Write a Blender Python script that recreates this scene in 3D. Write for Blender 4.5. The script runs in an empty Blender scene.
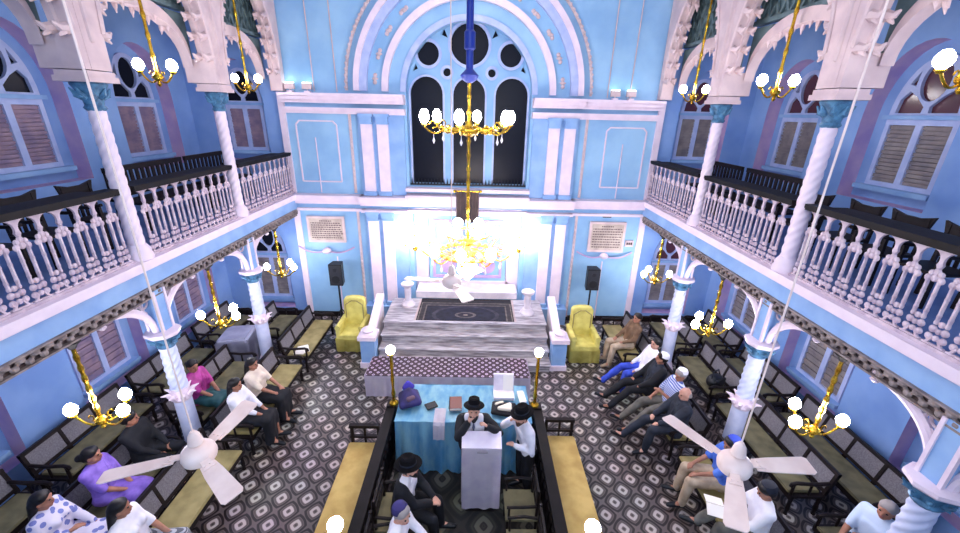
import bpy, bmesh, math, random
from mathutils import Vector, Matrix
random.seed(7)
PI = math.pi
sc = bpy.context.scene
C = bpy.context.collection
V = Vector

# ------------------------------------------------------------------ materials
def lin(c):
    out = []
    for v in c[:3]:
        v /= 255.0
        out.append(v / 12.92 if v <= .04045 else ((v + .055) / 1.055) ** 2.4)
    return (*out, 1.0)

def mat(name, col, rough=.55, metal=0.0, col2=None, scale=4.0, emis=0.0, bump=0.0, stretch=None, contrast=(.35, .65), spec=.4):
    m = bpy.data.materials.new(name); m.use_nodes = True
    nt = m.node_tree; b = nt.nodes['Principled BSDF']
    b.inputs['Base Color'].default_value = lin(col)
    b.inputs['Roughness'].default_value = rough
    b.inputs['Metallic'].default_value = metal
    b.inputs['Specular IOR Level'].default_value = spec
    if emis:
        b.inputs['Emission Color'].default_value = lin(col)
        b.inputs['Emission Strength'].default_value = emis
    if col2 is not None or bump:
        tc = nt.nodes.new('ShaderNodeTexCoord'); mp = nt.nodes.new('ShaderNodeMapping')
        nt.links.new(tc.outputs['Object'], mp.inputs['Vector'])
        if stretch: mp.inputs['Scale'].default_value = stretch
        nz = nt.nodes.new('ShaderNodeTexNoise'); nz.inputs['Scale'].default_value = scale; nz.inputs['Detail'].default_value = 5
        nt.links.new(mp.outputs['Vector'], nz.inputs['Vector'])
        if col2 is not None:
            rp = nt.nodes.new('ShaderNodeValToRGB')
            rp.color_ramp.elements[0].position = contrast[0]; rp.color_ramp.elements[0].color = lin(col2)
            rp.color_ramp.elements[1].position = contrast[1]; rp.color_ramp.elements[1].color = lin(col)
            nt.links.new(nz.outputs['Fac'], rp.inputs['Fac']); nt.links.new(rp.outputs['Color'], b.inputs['Base Color'])
        if bump:
            bp = nt.nodes.new('ShaderNodeBump'); bp.inputs['Strength'].default_value = bump; bp.inputs['Distance'].default_value = .01
            nt.links.new(nz.outputs['Fac'], bp.inputs['Height']); nt.links.new(bp.outputs['Normal'], b.inputs['Normal'])
    return m

def diamond_mat(name, pitch, cols, aspect=1.0, rough=.45, rot=0.0):
    """staggered lattice: dark bars, light medallions with a dark eye"""
    m = bpy.data.materials.new(name); m.use_nodes = True
    nt = m.node_tree; N = nt.nodes; L = nt.links; b = N['Principled BSDF']; b.inputs['Roughness'].default_value = rough
    tc = N.new('ShaderNodeTexCoord'); sp = N.new('ShaderNodeSeparateXYZ'); L.new(tc.outputs['Object'], sp.inputs[0])
    def mth(op, a, c=None):
        n = N.new('ShaderNodeMath'); n.operation = op
        for i, v in enumerate((a, c)):
            if v is None: continue
            if isinstance(v, (int, float)): n.inputs[i].default_value = v
            else: L.new(v, n.inputs[i])
        return n.outputs[0]
    u = mth('DIVIDE', sp.outputs['X'], pitch); v = mth('DIVIDE', sp.outputs['Y'], pitch * aspect)
    p = mth('ADD', u, v); q = mth('SUBTRACT', u, v)
    pf = mth('SUBTRACT', mth('FRACT', p), .5); qf = mth('SUBTRACT', mth('FRACT', q), .5)
    ap, aq = mth('ABSOLUTE', pf), mth('ABSOLUTE', qf)
    mx = mth('MAXIMUM', ap, aq)
    rd = mth('SQRT', mth('ADD', mth('MULTIPLY', pf, pf), mth('MULTIPLY', qf, qf)))
    d = mth('ADD', mth('MULTIPLY', mx, .55), mth('MULTIPLY', rd, .45))
    rp = N.new('ShaderNodeValToRGB'); cr = rp.color_ramp; cr.interpolation = 'LINEAR'
    stops = [(0, 0), (.04, 1), (.06, 3), (.10, 3), (.12, 2), (.23, 2), (.26, 3), (.32, 1), (.34, 3), (.36, 3), (.375, 0), (.47, 0), (.50, 3), (.53, 3), (1, 1)]
    while len(cr.elements) < len(stops): cr.elements.new(.5)
    for e, (pos, k) in zip(cr.elements, stops):
        e.position = pos; e.color = lin(cols[k])
    L.new(d, rp.inputs['Fac'])
    nz = N.new('ShaderNodeTexNoise'); nz.inputs['Scale'].default_value = 1.3; nz.inputs['Detail'].default_value = 4
    L.new(tc.outputs['Object'], nz.inputs['Vector'])
    mx2 = N.new('ShaderNodeMix'); mx2.data_type = 'RGBA'; mx2.blend_type = 'MULTIPLY'
    mx2.inputs['Factor'].default_value = .35
    L.new(rp.outputs['Color'], mx2.inputs['A']); L.new(nz.outputs['Color'], mx2.inputs['B'])
    L.new(mx2.outputs['Result'], b.inputs['Base Color'])
    return m

WALL = mat('pale_blue_plaster', (156, 198, 230), .6, col2=(136, 180, 220), scale=1.6, bump=.05)
WALLD = mat('shaded_blue_plaster', (142, 176, 226), .65, col2=(116, 152, 212), scale=1.1, bump=.05)  # aisle and gallery walls: their shade is put into this deeper blue
PINK = mat('pinkish_reveal_paint', (204, 172, 202), .6, col2=(176, 150, 198), scale=3)
WHITE = mat('white_gloss_paint', (240, 222, 234), .4, col2=(230, 212, 226), scale=5)
CREAM = mat('cream_white_paint', (226, 202, 200), .5, col2=(208, 184, 186), scale=4)
GFLOOR = mat('blue_grey_gallery_floor', (120, 146, 200), .6, col2=(96, 122, 182), scale=2)
FRIN = mat('beige_grey_fringe_paint', (150, 136, 132), .55, col2=(112, 100, 100), scale=9)
IRON = mat('white_cast_iron_paint', (222, 202, 210), .45, col2=(178, 158, 174), scale=9)
TEAL = mat('blue_green_capital_paint', (88, 140, 176), .5, col2=(54, 92, 124), scale=14)
BLUEP = mat('light_blue_paint', (150, 186, 228), .5, col2=(130, 168, 218), scale=3)
DARKG = mat('night_dark_glass', (20, 22, 34), .3, spec=.12)
REDG = mat('wine_red_glass', (86, 50, 62), .15)
SHUT = mat('beige_louvre_paint', (150, 140, 138), .6, col2=(120, 112, 118), scale=5)
SHUTP = mat('weathered_pink_shutter_paint', (164, 138, 152), .6, col2=(128, 112, 140), scale=5)
WOOD = mat('dark_stained_wood', (34, 25, 26), .5, col2=(18, 13, 15), scale=3, stretch=(12, 1, 12), spec=.25)
WOODB = mat('black_brown_handrail', (26, 20, 22), .6, col2=(14, 11, 13), scale=3, spec=.2)
CANE = mat('grey_cane_panel', (132, 128, 134), .6, col2=(104, 100, 108), scale=60)
CUSH = mat('olive_seat_cloth', (162, 148, 100), .75, col2=(136, 124, 80), scale=5, bump=.15)
CUSHD = mat('dull_green_seat_cloth', (124, 116, 86), .75, col2=(96, 92, 68), scale=5, bump=.15)
YCUSH = mat('yellow_seat_cloth', (206, 176, 106), .7, col2=(178, 146, 80), scale=4, bump=.15)
YCOV = mat('yellow_dust_cover', (224, 214, 122), .7, col2=(198, 184, 92), scale=5, bump=.3)
GOLD = mat('polished_brass', (226, 188, 62), .25, .85, col2=(170, 120, 30), scale=12)
GOLDO = mat('orange_gilt', (238, 176, 80), .3, .6, col2=(200, 120, 40), scale=10)
BLUE = mat('royal_blue_enamel', (22, 48, 140), .35)
CRYST = mat('clear_crystal', (235, 232, 245), .08, spec=.8)
STONE = mat('grey_veined_marble', (196, 190, 194), .35, col2=(122, 116, 122), scale=3, stretch=(1, 6, 8))
MARB = mat('white_marble', (232, 222, 228), .3, col2=(206, 196, 206), scale=4)
FAN = mat('fan_white_enamel', (246, 226, 218), .4, col2=(228, 204, 196), scale=4)
BLACK = mat('black_plastic', (24, 26, 32), .45)
BLACKC = mat('black_suit_cloth', (22, 23, 30), .8)
DKBLUEC = mat('dark_navy_cloth', (30, 34, 48), .8)
CLOTHW = mat('white_cloth', (240, 232, 240), .75, col2=(216, 206, 222), scale=5, bump=.2)
LAVC = mat('pale_lilac_cloth', (242, 232, 244), .75, col2=(226, 214, 234), scale=5, bump=.2)
COLB = mat('blue_white_column_paint', (212, 216, 240), .45, col2=(190, 198, 230), scale=6)
WINB = mat('pale_lilac_window_paint', (188, 200, 236), .5, col2=(166, 182, 226), scale=5)
SATIN = mat('sky_blue_satin', (172, 226, 246), .35, col2=(116, 188, 232), scale=4, stretch=(2, 1, .6))
SKIN = mat('brown_skin', (176, 124, 100), .55, col2=(160, 108, 88), scale=12)
SKINL = mat('light_skin', (214, 164, 142), .55, col2=(200, 146, 126), scale=12)
HAIR = mat('black_hair', (22, 18, 20), .5)
HAIRG = mat('grey_hair', (150, 142, 140), .6)
LIPS = mat('lip_red', (140, 72, 68), .5)
EYE = mat('dark_eye', (26, 20, 20), .3)
GREYC = mat('grey_sheet', (164, 164, 184), .7, col2=(134, 134, 158), scale=3, bump=.3)
GLOBE = mat('lit_white_globe', (250, 246, 255), .3, emis=90)
GLOBEU = mat('lit_gallery_globe', (250, 246, 255), .3, emis=50)
GLOBEA = mat('lit_ark_globe', (255, 248, 252), .3, emis=80)
GLOBEC = mat('lit_chandelier_globe', (255, 248, 250), .3, emis=55)
PLAQ = mat('cream_marble_plaque', (206, 190, 176), .45, col2=(178, 160, 150), scale=5)
INK = mat('engraved_lettering_paint', (112, 92, 92), .6)
BRN = mat('brown_board', (86, 70, 68), .6, col2=(64, 52, 54), scale=4)
LATG = mat('grey_green_lattice_paint', (112, 134, 138), .6, col2=(88, 108, 112), scale=5)
CEIL = mat('ceiling_white_paint', (226, 226, 236), .7)
IVORY = mat('ivory_papers', (240, 234, 226), .7)
FLOORM = diamond_mat('encaustic_tile_pattern', .37, [(38, 31, 32), (78, 68, 66), (204, 194, 187), (112, 101, 98)], 1.08, .35)
LATT = diamond_mat('lattice_pattern_cloth', .15, [(48, 26, 38), (92, 64, 80), (206, 188, 208), (66, 40, 58)], 1.0, .7)
CARPET = diamond_mat('dark_floral_carpet_pattern', .62, [(34, 34, 34), (62, 62, 54), (104, 102, 90), (50, 46, 44)], 1.2, .9)

def rug_mat():
    m = bpy.data.materials.new('navy_oriental_rug_weave'); m.use_nodes = True
    nt = m.node_tree; N = nt.nodes; L = nt.links; b = N['Principled BSDF']; b.inputs['Roughness'].default_value = .95
    tc = N.new('ShaderNodeTexCoord'); sp = N.new('ShaderNodeSeparateXYZ'); L.new(tc.outputs['Object'], sp.inputs[0])
    def mth(op, a, c=None):
        n = N.new('ShaderNodeMath'); n.operation = op
        for i, v in enumerate((a, c)):
            if v is None: continue
            if isinstance(v, (int, float)): n.inputs[i].default_value = v
            else: L.new(v, n.inputs[i])
        return n.outputs[0]
    ax = mth('DIVIDE', mth('ABSOLUTE', sp.outputs['X']), 1.14); ay = mth('DIVIDE', mth('ABSOLUTE', sp.outputs['Y']), .66)
    bx = mth('SUBTRACT', 1.0, mth('MULTIPLY', mth('SUBTRACT', 1.0, ax), 1.73))
    edge = mth('MAXIMUM', bx, ay)
    el = mth('SQRT', mth('ADD', mth('MULTIPLY', ax, ax), mth('MULTIPLY', ay, ay)))
    wv = N.new('ShaderNodeTexVoronoi'); wv.inputs['Scale'].default_value = 9
    L.new(tc.outputs['Object'], wv.inputs['Vector'])
    r1 = N.new('ShaderNodeValToRGB'); r1.color_ramp.interpolation = 'CONSTANT'
    st = [(0, (120, 108, 96)), (.05, (34, 30, 40)), (.16, (84, 78, 76)), (.22, (22, 22, 38)), (.62, (46, 44, 56)), (.7, (24, 24, 38))]
    while len(r1.color_ramp.elements) < len(st): r1.color_ramp.elements.new(.5)
    for e, (p, c) in zip(r1.color_ramp.elements, st): e.position = p; e.color = lin(c)
    L.new(el, r1.inputs['Fac'])
    r2 = N.new('ShaderNodeValToRGB'); r2.color_ramp.interpolation = 'CONSTANT'
    st = [(0, (0, 0, 0)), (.72, (90, 82, 78)), (.77, (44, 40, 44)), (.92, (100, 92, 86)), (.96, (24, 22, 28))]
    while len(r2.color_ramp.elements) < len(st): r2.color_ramp.elements.new(.5)
    for e, (p, c) in zip(r2.color_ramp.elements, st): e.position = p; e.color = lin(c)
    L.new(edge, r2.inputs['Fac'])
    gt = mth('GREATER_THAN', edge, .72)
    mx = N.new('ShaderNodeMix'); mx.data_type = 'RGBA'; L.new(gt, mx.inputs['Factor']); L.new(r1.outputs['Color'], mx.inputs['A']); L.new(r2.outputs['Color'], mx.inputs['B'])
    m2 = N.new('ShaderNodeMix'); m2.data_type = 'RGBA'; m2.blend_type = 'OVERLAY'; m2.inputs['Factor'].default_value = .5
    L.new(mx.outputs['Result'], m2.inputs['A']); L.new(wv.outputs['Distance'], m2.inputs['B'])
    L.new(m2.outputs['Result'], b.inputs['Base Color'])
    return m
RUG = rug_mat()

def spot_mat(name, base, spot, scale, thr=.45):
    m = bpy.data.materials.new(name); m.use_nodes = True
    nt = m.node_tree; N = nt.nodes; L = nt.links; b = N['Principled BSDF']; b.inputs['Roughness'].default_value = .8
    tc = N.new('ShaderNodeTexCoord'); v = N.new('ShaderNodeTexVoronoi'); v.inputs['Scale'].default_value = scale
    L.new(tc.outputs['Object'], v.inputs['Vector'])
    r = N.new('ShaderNodeValToRGB'); r.color_ramp.interpolation = 'CONSTANT'
    r.color_ramp.elements[0].color = lin(spot); r.color_ramp.elements[1].position = thr; r.color_ramp.elements[1].color = lin(base)
    L.new(v.outputs['Distance'], r.inputs['Fac']); L.new(r.outputs['Color'], b.inputs['Base Color'])
    return m

def stripe_mat(name, a, c, freq):
    m = bpy.data.materials.new(name); m.use_nodes = True
    nt = m.node_tree; N = nt.nodes; L = nt.links; b = N['Principled BSDF']; b.inputs['Roughness'].default_value = .8
    tc = N.new('ShaderNodeTexCoord'); w = N.new('ShaderNodeTexWave'); w.wave_type = 'BANDS'; w.bands_direction = 'Z'
    w.inputs['Scale'].default_value = freq; w.inputs['Distortion'].default_value = .6
    L.new(tc.outputs['Object'], w.inputs['Vector'])
    r = N.new('ShaderNodeValToRGB'); r.color_ramp.interpolation = 'CONSTANT'
    r.color_ramp.elements[0].color = lin(a); r.color_ramp.elements[1].position = .6; r.color_ramp.elements[1].color = lin(c)
    L.new(w.outputs['Fac'], r.inputs['Fac']); L.new(r.outputs['Color'], b.inputs['Base Color'])
    return m

# ------------------------------------------------------------------ mesh builder
ICO = {}
class MB:
    def __init__(s): s.bm = bmesh.new(); s.mi = 0
    def _new(s, f0):
        s.bm.faces.ensure_lookup_table()
        for f in s.bm.faces[f0:]: f.material_index = s.mi
        return s
    def box(s, c, d, rz=0.0, M=None):
        f0 = len(s.bm.faces)
        T = Matrix.Translation(V(c)) @ Matrix.Rotation(rz, 4, 'Z') @ Matrix.Diagonal((*d, 1))
        if M: T = M @ T
        bmesh.ops.create_cube(s.bm, size=1, matrix=T); return s._new(f0)
    def span(s, a, b):
        return s.box([(x + y) / 2 for x, y in zip(a, b)], [abs(y - x) for x, y in zip(a, b)])
    def beam(s, p0, p1, w, h, up=(0, 0, 1)):
        p0, p1 = V(p0), V(p1); d = p1 - p0; z = d.normalized(); x = V(up).cross(z)
        if x.length < 1e-4: x = V((1, 0, 0)).cross(z)
        x.normalize(); y = z.cross(x)
        M = Matrix((x, y, z)).transposed().to_4x4(); M.translation = (p0 + p1) / 2
        return s.box((0, 0, 0), (w, h, d.length), M=M)
    def cyl(s, p0, p1, r0, r1=None, n=12):
        r1 = r0 if r1 is None else r1
        f0 = len(s.bm.faces); p0, p1 = V(p0), V(p1); d = p1 - p0
        M = d.to_track_quat('Z', 'Y').to_matrix().to_4x4(); M.translation = (p0 + p1) / 2
        bmesh.ops.create_cone(s.bm, cap_ends=True, segments=n, radius1=max(r0, 1e-4), radius2=max(r1, 1e-4), depth=d.length, matrix=M)
        return s._new(f0)
    def sphere(s, c, r, n=12, M=None):
        f0 = len(s.bm.faces); r = (r, r, r) if isinstance(r, (int, float)) else r
        T = Matrix.Translation(V(c)) @ Matrix.Diagonal((*r, 1))
        if M: T = M @ T
        bmesh.ops.create_uvsphere(s.bm, u_segments=n, v_segments=max(6, n * 2 // 3), radius=1, matrix=T); return s._new(f0)
    def lathe(s, prof, c=(0, 0, 0), n=16, M=None, rad=None):
        """prof = [(r, z)]; rad(theta, z, r) may modulate"""
        f0 = len(s.bm.faces); rings = []
        for r, z in prof:
            ring = []
            for k in range(n):
                t = 2 * PI * k / n; rr = rad(t, z, r) if rad else r
                p = V((c[0] + rr * math.cos(t), c[1] + rr * math.sin(t), c[2] + z))
                ring.append(s.bm.verts.new(M @ p if M else p))
            rings.append(ring)
        for a, b in zip(rings, rings[1:]):
            for k in range(n): s.bm.faces.new((a[k], a[(k + 1) % n], b[(k + 1) % n], b[k]))
        s.bm.faces.new(list(reversed(rings[0]))); s.bm.faces.new(rings[-1])
        return s._new(f0)
    def tube(s, path, r, n=8):
        f0 = len(s.bm.faces); path = [V(p) for p in path]; rings = []
        rr = r if isinstance(r, (list, tuple)) else [r] * len(path)
        prev = None
        for i, p in enumerate(path):
            t = (path[min(i + 1, len(path) - 1)] - path[max(i - 1, 0)]).normalized()
            if prev is None:
                x = t.cross(V((0, 0, 1)))
                if x.length < 1e-3: x = t.cross(V((0, 1, 0)))
            else: x = prev - t * prev.dot(t)
            x.normalize(); prev = x; y = t.cross(x)
            rings.append([s.bm.verts.new(p + (x * math.cos(2 * PI * k / n) + y * math.sin(2 * PI * k / n)) * rr[i]) for k in range(n)])
        for a, b in zip(rings, rings[1:]):
            for k in range(n): s.bm.faces.new((a[k], a[(k + 1) % n], b[(k + 1) % n], b[k]))
        s.bm.faces.new(list(reversed(rings[0]))); s.bm.faces.new(rings[-1])
        return s._new(f0)
    def prism(s, poly, plane, d0, d1, holes=()):
        f0 = len(s.bm.faces); ax = {'XZ': (0, 2, 1), 'YZ': (1, 2, 0), 'XY': (0, 1, 2)}[plane]
        def P(p, d):
            v = [0, 0, 0]; v[ax[0]], v[ax[1]], v[ax[2]] = p[0], p[1], d; return v
        edges = []
        for loop in (poly, *holes):
            vs = [s.bm.verts.new(P(p, d0)) for p in loop]
            edges += [s.bm.edges.new((vs[i], vs[(i + 1) % len(vs)])) for i in range(len(vs))]
        if holes:
            r = bmesh.ops.triangle_fill(s.bm, edges=edges, use_beauty=True)
            fs = [g for g in r['geom'] if isinstance(g, bmesh.types.BMFace)]
        else:
            fs = [s.bm.faces.new(vs)]
        e = bmesh.ops.extrude_face_region(s.bm, geom=fs)
        dv = [0, 0, 0]; dv[ax[2]] = d1 - d0
        bmesh.ops.translate(s.bm, vec=dv, verts=[g for g in e['geom'] if isinstance(g, bmesh.types.BMVert)])
        return s._new(f0)
    def hull(s, balls, sub=2):
        f0 = len(s.bm.faces)
        if sub not in ICO:
            tb = bmesh.new(); bmesh.ops.create_icosphere(tb, subdivisions=sub, radius=1); ICO[sub] = [v.co.copy() for v in tb.verts]; tb.free()
        tb = bmesh.new()
        for p, r in balls:
            for c in ICO[sub]: tb.verts.new(V(p) + c * r)
        bmesh.ops.convex_hull(tb, input=tb.verts[:])
        mp = {}
        for f in tb.faces:
            vs = []
            for v in f.verts:
                if v not in mp: mp[v] = s.bm.verts.new(v.co)
                vs.append(mp[v])
            s.bm.faces.new(vs)
        tb.free()
        return s._new(f0)
    def build(s, name, mats, parent=None, loc=None, rz=0.0, smooth=35, fix=True):
        if fix: bmesh.ops.recalc_face_normals(s.bm, faces=s.bm.faces)
        me = bpy.data.meshes.new(name); s.bm.to_mesh(me); s.bm.free()
        for m in (mats if isinstance(mats, (list, tuple)) else [mats]): me.materials.append(m)
        if smooth:
            me.shade_smooth(); me.set_sharp_from_angle(angle=math.radians(smooth))
        o = bpy.data.objects.new(name, me); C.objects.link(o)
        if parent: o.parent = parent
        if loc is not None: o.location = loc
        if rz: o.rotation_euler = (0, 0, rz)
        return o

def thing(name, label, cat, loc=(0, 0, 0), rz=0.0, group=None):
    o = bpy.data.objects.new(name, None); C.objects.link(o); o.empty_display_size = .1
    o.location = loc; o.rotation_euler = (0, 0, rz)
    return tag(o, label, cat, group)
def tag(o, label, cat, group=None):
    o['label'] = label; o['category'] = cat; o['kind'] = 'thing'
    if group: o['group'] = group
    return o
def struct(o, label=None, cat=None):
    o['kind'] = 'structure'
    if label: o['label'] = label
    if cat: o['category'] = cat
    return o
def dup(root, loc, rz=0.0, label=None, scale=None):
    r = root.copy(); C.objects.link(r); r.location = loc; r.rotation_euler = (0, 0, rz)
    if label: r['label'] = label
    if scale: r.scale = scale
    for ch in list(root.children):
        c = ch.copy(); C.objects.link(c); c.parent = r
        for g in list(ch.children):
            d = g.copy(); C.objects.link(d); d.parent = c
    return r

def arc(cx, cz, r, a0, a1, n, rz=None):
    rz = rz or r
    return [(cx + r * math.cos(a0 + (a1 - a0) * i / n), cz + rz * math.sin(a0 + (a1 - a0) * i / n)) for i in range(n + 1)]
def circ(cx, cz, r, n=24): return arc(cx, cz, r, 0, 2 * PI, n)[:-1]
def archpoly(cx, z0, zs, r, rise=None, n=16):
    """opening with a round or raised head: sill z0, spring zs"""
    return [(cx - r, z0), (cx + r, z0)] + arc(cx, zs, r, 0, PI, n, rise or r)

# ------------------------------------------------------------------ dimensions (metres)
D = 9.7            # apse wall
GX = 4.29          # gallery front / column line
WX = 6.35          # aisle wall
GZ = 3.34          # gallery floor
AX = -.08          # apse centre
BY = [2.63, 5.0, 7.37]   # column rows
BAY = [3.82, 6.18, 8.5]
SIDES = ((-1, "women's"), (1, "men's"))

# ------------------------------------------------------------------ setting
tn = [0]
def trim(m, mt, label=None, parent=None):
    tn[0] += 1
    o = m.build('trim_%d' % tn[0], mt, parent); struct(o, label); return o
m = MB(); m.span((-6.7, -3, -.12), (6.7, 10.6, 0)); struct(m.build('floor', FLOORM))
m = MB(); m.span((-4.6, -3, 8.6), (4.6, 10.4, 8.7)); struct(m.build('ceiling', CEIL))
for sx, _ in SIDES:
    a, b = sorted((sx * 4.45, sx * 6.7))
    m = MB(); m.span((a, -3, 7.45), (b, 10.2, 7.55))
    for k in range(12):
        m.span((a, -2 + k * 1.0, 7.3), (b, -1.9 + k * 1.0, 7.45))
    struct(m.build('ceiling', LATG))
    m = MB(); m.span((sx * 4.05, -3, 7.9), (sx * 4.45, 9.7, 8.6)); struct(m.build('wall_clerestory', WALL))
m = MB(); m.span((-6.7, -3.2, 0), (6.7, -3, 8.6)); struct(m.build('wall_front', WALL))

# apse wall with window opening and ark recess
AR = 1.40; AS = 5.63
out = [(-4.33, 0), (4.33, 0), (4.33, 8.6), (-4.33, 8.6)]
hole_w = archpoly(AX, 3.56, AS, AR, n=28)
hole_a = [(AX - 1.36, .72), (AX + 1.36, .72), (AX + 1.36, 3.02), (AX - 1.36, 3.02)]
m = MB(); m.prism(out, 'XZ', D, D + .5, [hole_w, hole_a])
wb = struct(m.build('wall_back', WALL))
# night board behind the window, ark recess back
m = MB(); m.span((AX - 1.6, D + .5, .6), (AX + 1.6, D + .62, 3.2)); struct(m.build('wall_ark', WALL))

# aisle end walls and side walls with window openings
def wall_with_windows(name, plane, d0, d1, u0, u1, zt, wins, mats):
    m = MB(); m.prism([(u0, 0), (u1, 0), (u1, zt), (u0, zt)], plane, d0, d1, wins)
    ax = 1 if plane == 'XZ' else 0
    m.bm.normal_update()
    for f in m.bm.faces:
        c = f.calc_center_median(); n = f.normal
        if abs(n[ax]) < .5:
            u = c[0] if plane == 'XZ' else c[1]
            if u0 + .02 < u < u1 - .02 and .05 < c[2] < zt - .05: f.material_index = 1
    return struct(m.build(name, mats))
winno = [0]
def window(plane, cu, d, inward, z0, zs, r, glass, shut, rise=None, upper=True):
    """timber window: frame, two louvred leaves, transom, rose tracery; d = outer plane of frame, inward = +1/-1 room side"""
    winno[0] += 1
    root = bpy.data.objects.new('window_%d' % winno[0], None); C.objects.link(root); struct(root)
    root['label'] = 'arched window with louvred shutters and round tracery panes'
    rise = rise or r
    d0, d1 = d, d + inward * .07
    zt = zs - .10
    op = archpoly(cu, z0, zs, r, rise, 18)
    # frame with holes: two leaves, rose holes
    hw = r - .07
    hl = [[(cu - hw, z0 + .07), (cu - .05, z0 + .07), (cu - .05, zt - .04), (cu - hw, zt - .04)],
          [(cu + .05, z0 + .07), (cu + hw, z0 + .07), (cu + hw, zt - .04), (cu + .05, zt - .04)]]
    k = r / .5; kz = rise / .5
    rose = [arc(cu, zs + .285 * kz, .19 * k, 0, 2 * PI, 20, .17 * kz)[:-1],
            [(cu - .42 * k, zs + .03), (cu - .05 * k, zs + .03), (cu - .04 * k, zs + .07 * kz), (cu - .17 * k, zs + .155 * kz), (cu - .30 * k, zs + .21 * kz), (cu - .40 * k, zs + .14 * kz)],
            [(cu + .42 * k, zs + .03), (cu + .05 * k, zs + .03), (cu + .04 * k, zs + .07 * kz), (cu + .17 * k, zs + .155 * kz), (cu + .30 * k, zs + .21 * kz), (cu + .40 * k, zs + .14 * kz)],
            [(cu - .34 * k, zs + .27 * kz), (cu - .25 * k, zs + .25 * kz), (cu - .24 * k, zs + .38 * kz)],
            [(cu + .34 * k, zs + .27 * kz), (cu + .25 * k, zs + .25 * kz), (cu + .24 * k, zs + .38 * kz)]]
    m = MB(); m.prism(op, plane, d0, d1, hl + rose); m.build('window_frame', WINB, root)
    m = MB(); m.prism(archpoly(cu, z0 - .26, zs, r + .24, rise + .22, 20), plane, d0 - inward * .02, d0 + inward * .04, [archpoly(cu, z0 + .001, zs, r - .012, rise - .012, 18)]); m.build('recess_panel', WALLD, root)
    m = MB(); m.prism(archpoly(cu, zs, zs + .001, r - .03, rise - .03, 18), plane, d0 - inward * .005, d0 + inward * .02); m.build('pane', glass, root)
    for lf in hl:
        a, b = lf[0][0], lf[1][0]; m = MB()
        n = 14; h = (zt - .04 - z0 - .07) / n
        for i in range(n):
            z = z0 + .07 + i * h
            u = [(a, z), (b, z), (b, z + h * .82), (a, z + h * .82)]
            m.prism(u, plane, d0 + inward * .01, d0 + inward * (.035 + .012 * (i % 2)))
        m.prism([(a, z0 + .07), (b, z0 + .07), (b, zt - .04), (a, zt - .04)], plane, d0, d0 + inward * .014)
        m.build('shutter', shut, root)
    m = MB(); m.prism([(cu - r - .05, zs - .06), (cu + r + .05, zs - .06), (cu + r + .05, zs), (cu - r - .05, zs)], plane, d0, d1 + inward * .05)
    m.prism([(cu - r - .08, z0 - .07), (cu + r + .08, z0 - .07), (cu + r + .08, z0), (cu - r - .08, z0)], plane, d0, d1 + inward * .12)
    m.build('window_sill', BLUEP, root)
    return root

UW = dict(z0=4.28, zs=5.34, r=.52, rise=.80)
LW = dict(z0=.62, zs=1.72, r=.50, rise=.70)
for sx, _ in SIDES:
    nm = 'left' if sx < 0 else 'right'
    wins = []
    for y in BAY:
        for W in (UW, LW): wins.append(archpoly(y, W['z0'] - .22, W['zs'], W['r'] + .20, W['rise'] + .18, 18))
    x0, x1 = sx * WX, sx * (WX + .36)
    # upper and lower wall
    wall_with_windows('wall_' + nm, 'YZ', x0, x1, -3, 10.1, 7.5, wins, [WALLD, PINK])
    for y in BAY[1:]:
        window('YZ', y, sx * (WX + .30), -sx, glass=DARKG if sx < 0 else REDG, shut=SHUTP if sx < 0 else SHUT, **UW)
    for y in BAY:
        window('YZ', y, sx * (WX + .26), -sx, glass=DARKG, shut=SHUTP if sx < 0 else SHUT, **LW)
    # end wall of aisle
    cx = sx * 5.28
    a, b = sorted((sx * 4.33, sx * (WX + .02)))
    W1 = dict(z0=4.28, zs=5.34, r=.42, rise=.72); W2 = dict(z0=.42, zs=1.68, r=.42, rise=.78)
    wall_with_windows('wall_back', 'XZ', 9.75, 10.2, a, b, 7.5, [archpoly(cx, w['z0'] - .2, w['zs'], w['r'] + .16, w['rise'] + .16, 18) for w in (W1, W2)], [WALLD, PINK])
    for w, g in ((W1, DARKG if sx < 0 else REDG), (W2, DARKG if sx < 0 else REDG)):
        window('XZ', cx, 10.06, -1, glass=g, shut=SHUT if sx > 0 or w is W2 else SHUTP, **w)
    # gallery floor
    m = MB(); m.span((sx * 4.34, -2, 3.0), (sx * 6.34, 9.74, GZ - .005)); struct(m.build('floor', GFLOOR))

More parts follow.
